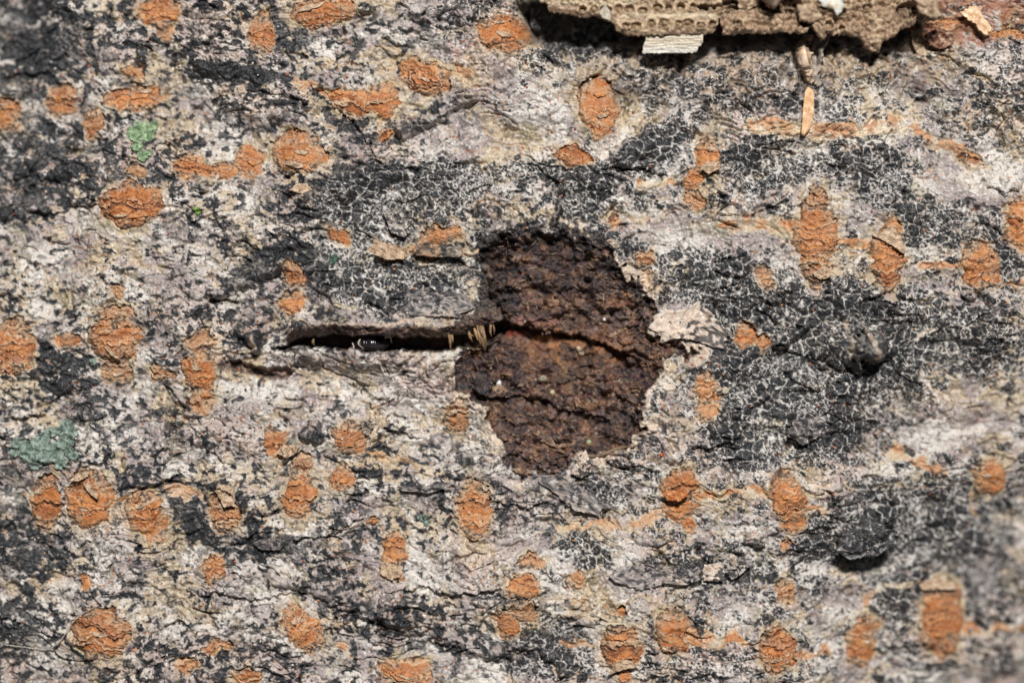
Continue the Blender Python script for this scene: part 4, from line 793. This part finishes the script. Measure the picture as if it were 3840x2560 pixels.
tag(strand('bark_curl', 'bark', None, PL('D', [(455, 235), (395, 310), (370, 420), (385, 570)]), [70, 55, 34, 12], [16, 26, 24, 6], (.28, .24, .20), n=60, sides=14, jit=1.0, knot=15), 'grey twisted bark strip with dark end beside the tan one', 'bark strip')
tag(sheet('debris_lump', 'crust', None, DK, poly=PL('C', [(160, 40), (235, 60), (240, 140), (215, 190), (165, 185), (150, 110)]), lift=60, thick=55, rings=9, segs=36, dome=30, bumpy=9, follow=.2), 'dark grey fuzzy debris lump at the end of the pitted flake', 'debris')
tag(strand('hair', 'hair', None, PL('I', [(-40, 1295), (60, 1305), (180, 1330), (300, 1345), (390, 1300), (450, 1225), (500, 1150), (570, 1095), (660, 1050)]), [8, 14, 12, 16, 22, 26, 30, 20, 6], [2.2, 2.4, 2.4, 2.0, 1.2], (.62, .60, .55), n=70, sides=6), 'thin clear hair curving over the bark beside a layered orange lenticel', 'hair')
tag(strand('rootlet', 'fibre', None, PL('G', [(525, 1498), (600, 1490), (680, 1465), (750, 1440), (835, 1428)]), [10, 18, 22, 20, 8], [3, 6, 8, 7, 3], (.20, .14, .09), n=22, sides=7, jit=.8), 'thin brown rootlet across the lower edge of the wound', 'rootlet')
def blob(name, px, py, r, color, label, cat, squash=.8, hole=False, lift=.55, mat='egg'):
    n, m_ = 10, 16; ph = np.linspace(0, math.pi, n); th = np.linspace(0, 2 * math.pi, m_, endpoint=False)
    rr = r * (1 + .12 * frs.rand(n, m_)); A, Bq = np.meshgrid(ph, th, indexing='ij')
    zz_ = np.cos(A); zz_ = np.where((zz_ > .75) & hole, .55 - (zz_ - .75) * 1.5, zz_)
    x_ = px + rr * np.sin(A) * np.cos(Bq); y_ = py + rr * np.sin(A) * np.sin(Bq); z_ = float(Hs(px, py)) + r * lift + rr * squash * zz_
    f = [(a * m_ + b, (a + 1) * m_ + b, (a + 1) * m_ + (b + 1) % m_, a * m_ + (b + 1) % m_) for a in range(n - 1) for b in range(m_)]
    v = wpos(x_.ravel(), y_.ravel(), z_.ravel()); c = np.asarray(color, F32) * (.85 + .3 * frs.rand(len(v), 1)); c = np.where((A.ravel() < .7)[:, None] & hole, c * .45, c)
    return tag(mesh_obj(name, v, f, c, M[mat], None, loc=wpos(px, py, float(Hs(px, py)))), label, cat)
blob('insect_egg', *P('G', 240, 992), 11, (.50, .52, .38), 'tiny pale green ring shaped egg in the middle of the wound', 'egg', hole=True)
blob('insect_egg', *P('G', 300, 1082), 9, (.55, .45, .25), 'tiny yellowish egg just below the pale green egg in the wound', 'egg')
blob('white_crumb', *P('F', 1390, 778), 10, (.78, .78, .78), 'tiny white crumb between the splinters of the slit', 'crumb', lift=.7)
blob('white_crumb', *P('F', 1602, 1020), 10, (.80, .80, .80), 'tiny glassy white crumb on the dark left ledge of the wound', 'crumb', lift=.7)
blob('white_crumb', *P('G', 640, 604), 6, (.80, .80, .80), 'tiny white speck on the upper brown flap of the wound', 'crumb', lift=.7)
blob('white_granule', *P('G', 1425, 1068), 13, (.42, .38, .28), 'cream granule beside the lenticel right of the wound', 'granule', squash=.35, lift=.2)
blob('orange_granule', *P('G', 1007, 1485), 7, (.55, .10, .03), 'tiny bright red-orange ball on pale bark below the wound', 'granule')
blob('green_granule', *P('G', 540, 1408), 9, (.34, .40, .22), 'tiny pale green granule at the lower edge of the wound', 'granule', squash=.6)
tag(sheet('fibre_chip', 'fibre', None, [(.40, .29, .18), (.56, .44, .30)], poly=PL('G', [(455, 785), (480, 778), (512, 820), (510, 838), (480, 835)]), lift=22, thick=10, rings=5, segs=20), 'small pale chip in the orange hollow of the wound', 'wood chip')
# the insect wedged in the slit: abdomen, thorax and head in one body, legs in front
bx, by = P('F', 775, 745); hb = 0
ins_ = thing('insect', 'shiny black insect wedged inside the dark bark slit', 'insect', bx, by, h=-26)
n, m_ = 40, 24; t = np.linspace(0, 1, n); th = np.linspace(0, 2 * math.pi, m_, endpoint=False)
rad = 30 * np.sqrt(np.clip(np.sin(math.pi * t), 0, 1)) * (1 - .25 * np.exp(-((t - .36) / .05) ** 2) - .3 * np.exp(-((t - .18) / .04) ** 2)) * (1 - .05 * (np.sin(t * 60) > .6) * (t > .4))
A, Bq = np.meshgrid(t, th, indexing='ij'); RR = rad[:, None]
v = wpos((bx - 66 + 132 * A).ravel(), (by + 12 + RR * np.cos(Bq)).ravel(), (0 + .8 * RR * np.sin(Bq)).ravel())
f = [(a * m_ + b, a * m_ + (b + 1) % m_, (a + 1) * m_ + (b + 1) % m_, (a + 1) * m_ + b) for a in range(n - 1) for b in range(m_)]
mesh_obj('body', v, f, np.tile(np.array((.012, .010, .012), F32), (len(v), 1)), M['chitin'], ins_, loc=wpos(bx, by, 0))
for a_, b_, c_ in [((700, 735), (690, 765), (725, 800)), ((860, 725), (895, 720), (905, 760)), ((650, 760), (660, 790), (640, 800))]:
    strand('leg', 'chitin', ins_, [P('F', *a_), P('F', *b_), P('F', *c_)], [20, 34, 10], [3.5, 3, 1.5], (.45, .40, .34), n=12, base=0)
# green leafy lichens
def lichen(label, t, lobes, cols, lift=7):
    c0 = P(t, *np.mean([l[:2] for l in lobes], 0)); o = thing('green_lichen', label, 'lichen', *c0)
    for k, (x_, y_, a, b, an) in enumerate(lobes):
        cx, cy = P(t, x_, y_); sheet('lobe', 'lichen', o, cols, ell=(cx, cy, a / ZK, b / ZK, an), lift=lift + 2 * (k % 4), thick=7, rings=7, segs=34, rough=.17, follow=.85, bumpy=4, curl=.1, curl_ax=an, seed=k)
G1 = [(.10, .14, .12), (.20, .27, .225), (.33, .40, .345)]; G2 = [(.11, .17, .09), (.22, .33, .18), (.38, .48, .31)]
lichen('large grey-green leafy lichen with wavy lobes above three orange lenticels', 'E', [(140, 1420, 62, 40, 20), (200, 1480, 70, 55, 60), (270, 1400, 70, 50, -20), (300, 1480, 75, 60, 30), (380, 1450, 60, 55, 0), (440, 1400, 70, 48, -30), (430, 1310, 66, 42, -40), (480, 1340, 44, 36, 20), (470, 1480, 52, 36, 20), (240, 1540, 50, 46, 70), (340, 1340, 40, 34, 0), (400, 1530, 50, 44, 40), (110, 1470, 36, 28, 0)], G1)
lichen('bright green fan shaped lichen beside black bark specks', 'A', [(870, 860, 30, 46, 30), (905, 840, 28, 50, 0), (945, 835, 26, 46, 10), (995, 840, 28, 56, 20), (960, 895, 50, 32, 0), (900, 900, 44, 30, 0), (905, 960, 40, 34, 20), (945, 1030, 38, 34, 30), (985, 1005, 26, 20, 0)], G2)
lichen('tiny bright yellow-green lichen tuft on pale grey bark', 'A', [(1300, 1375, 18, 20, 0), (1315, 1392, 16, 18, 30)], [(.16, .30, .05), (.26, .42, .10)])
lichen('tiny blue-green lichen between the black specks under the slit', 'J', [(1100, 490, 32, 20, 20), (1130, 515, 18, 28, 10), (1125, 480, 20, 18, 0)], G1)
lichen('small dark green lichen on a black patch above the slit', 'F', [(530, 205, 22, 30, 20), (515, 225, 18, 20, 0)], [(.05, .10, .07), (.11, .20, .14)], 10)
lichen('tiny green lichen lobe at the left rim of a layered lenticel', 'E', [(605, 875, 20, 18, 0), (615, 890, 14, 12, 0)], G1, 12)
print('done', round(time.time() - T0, 1))
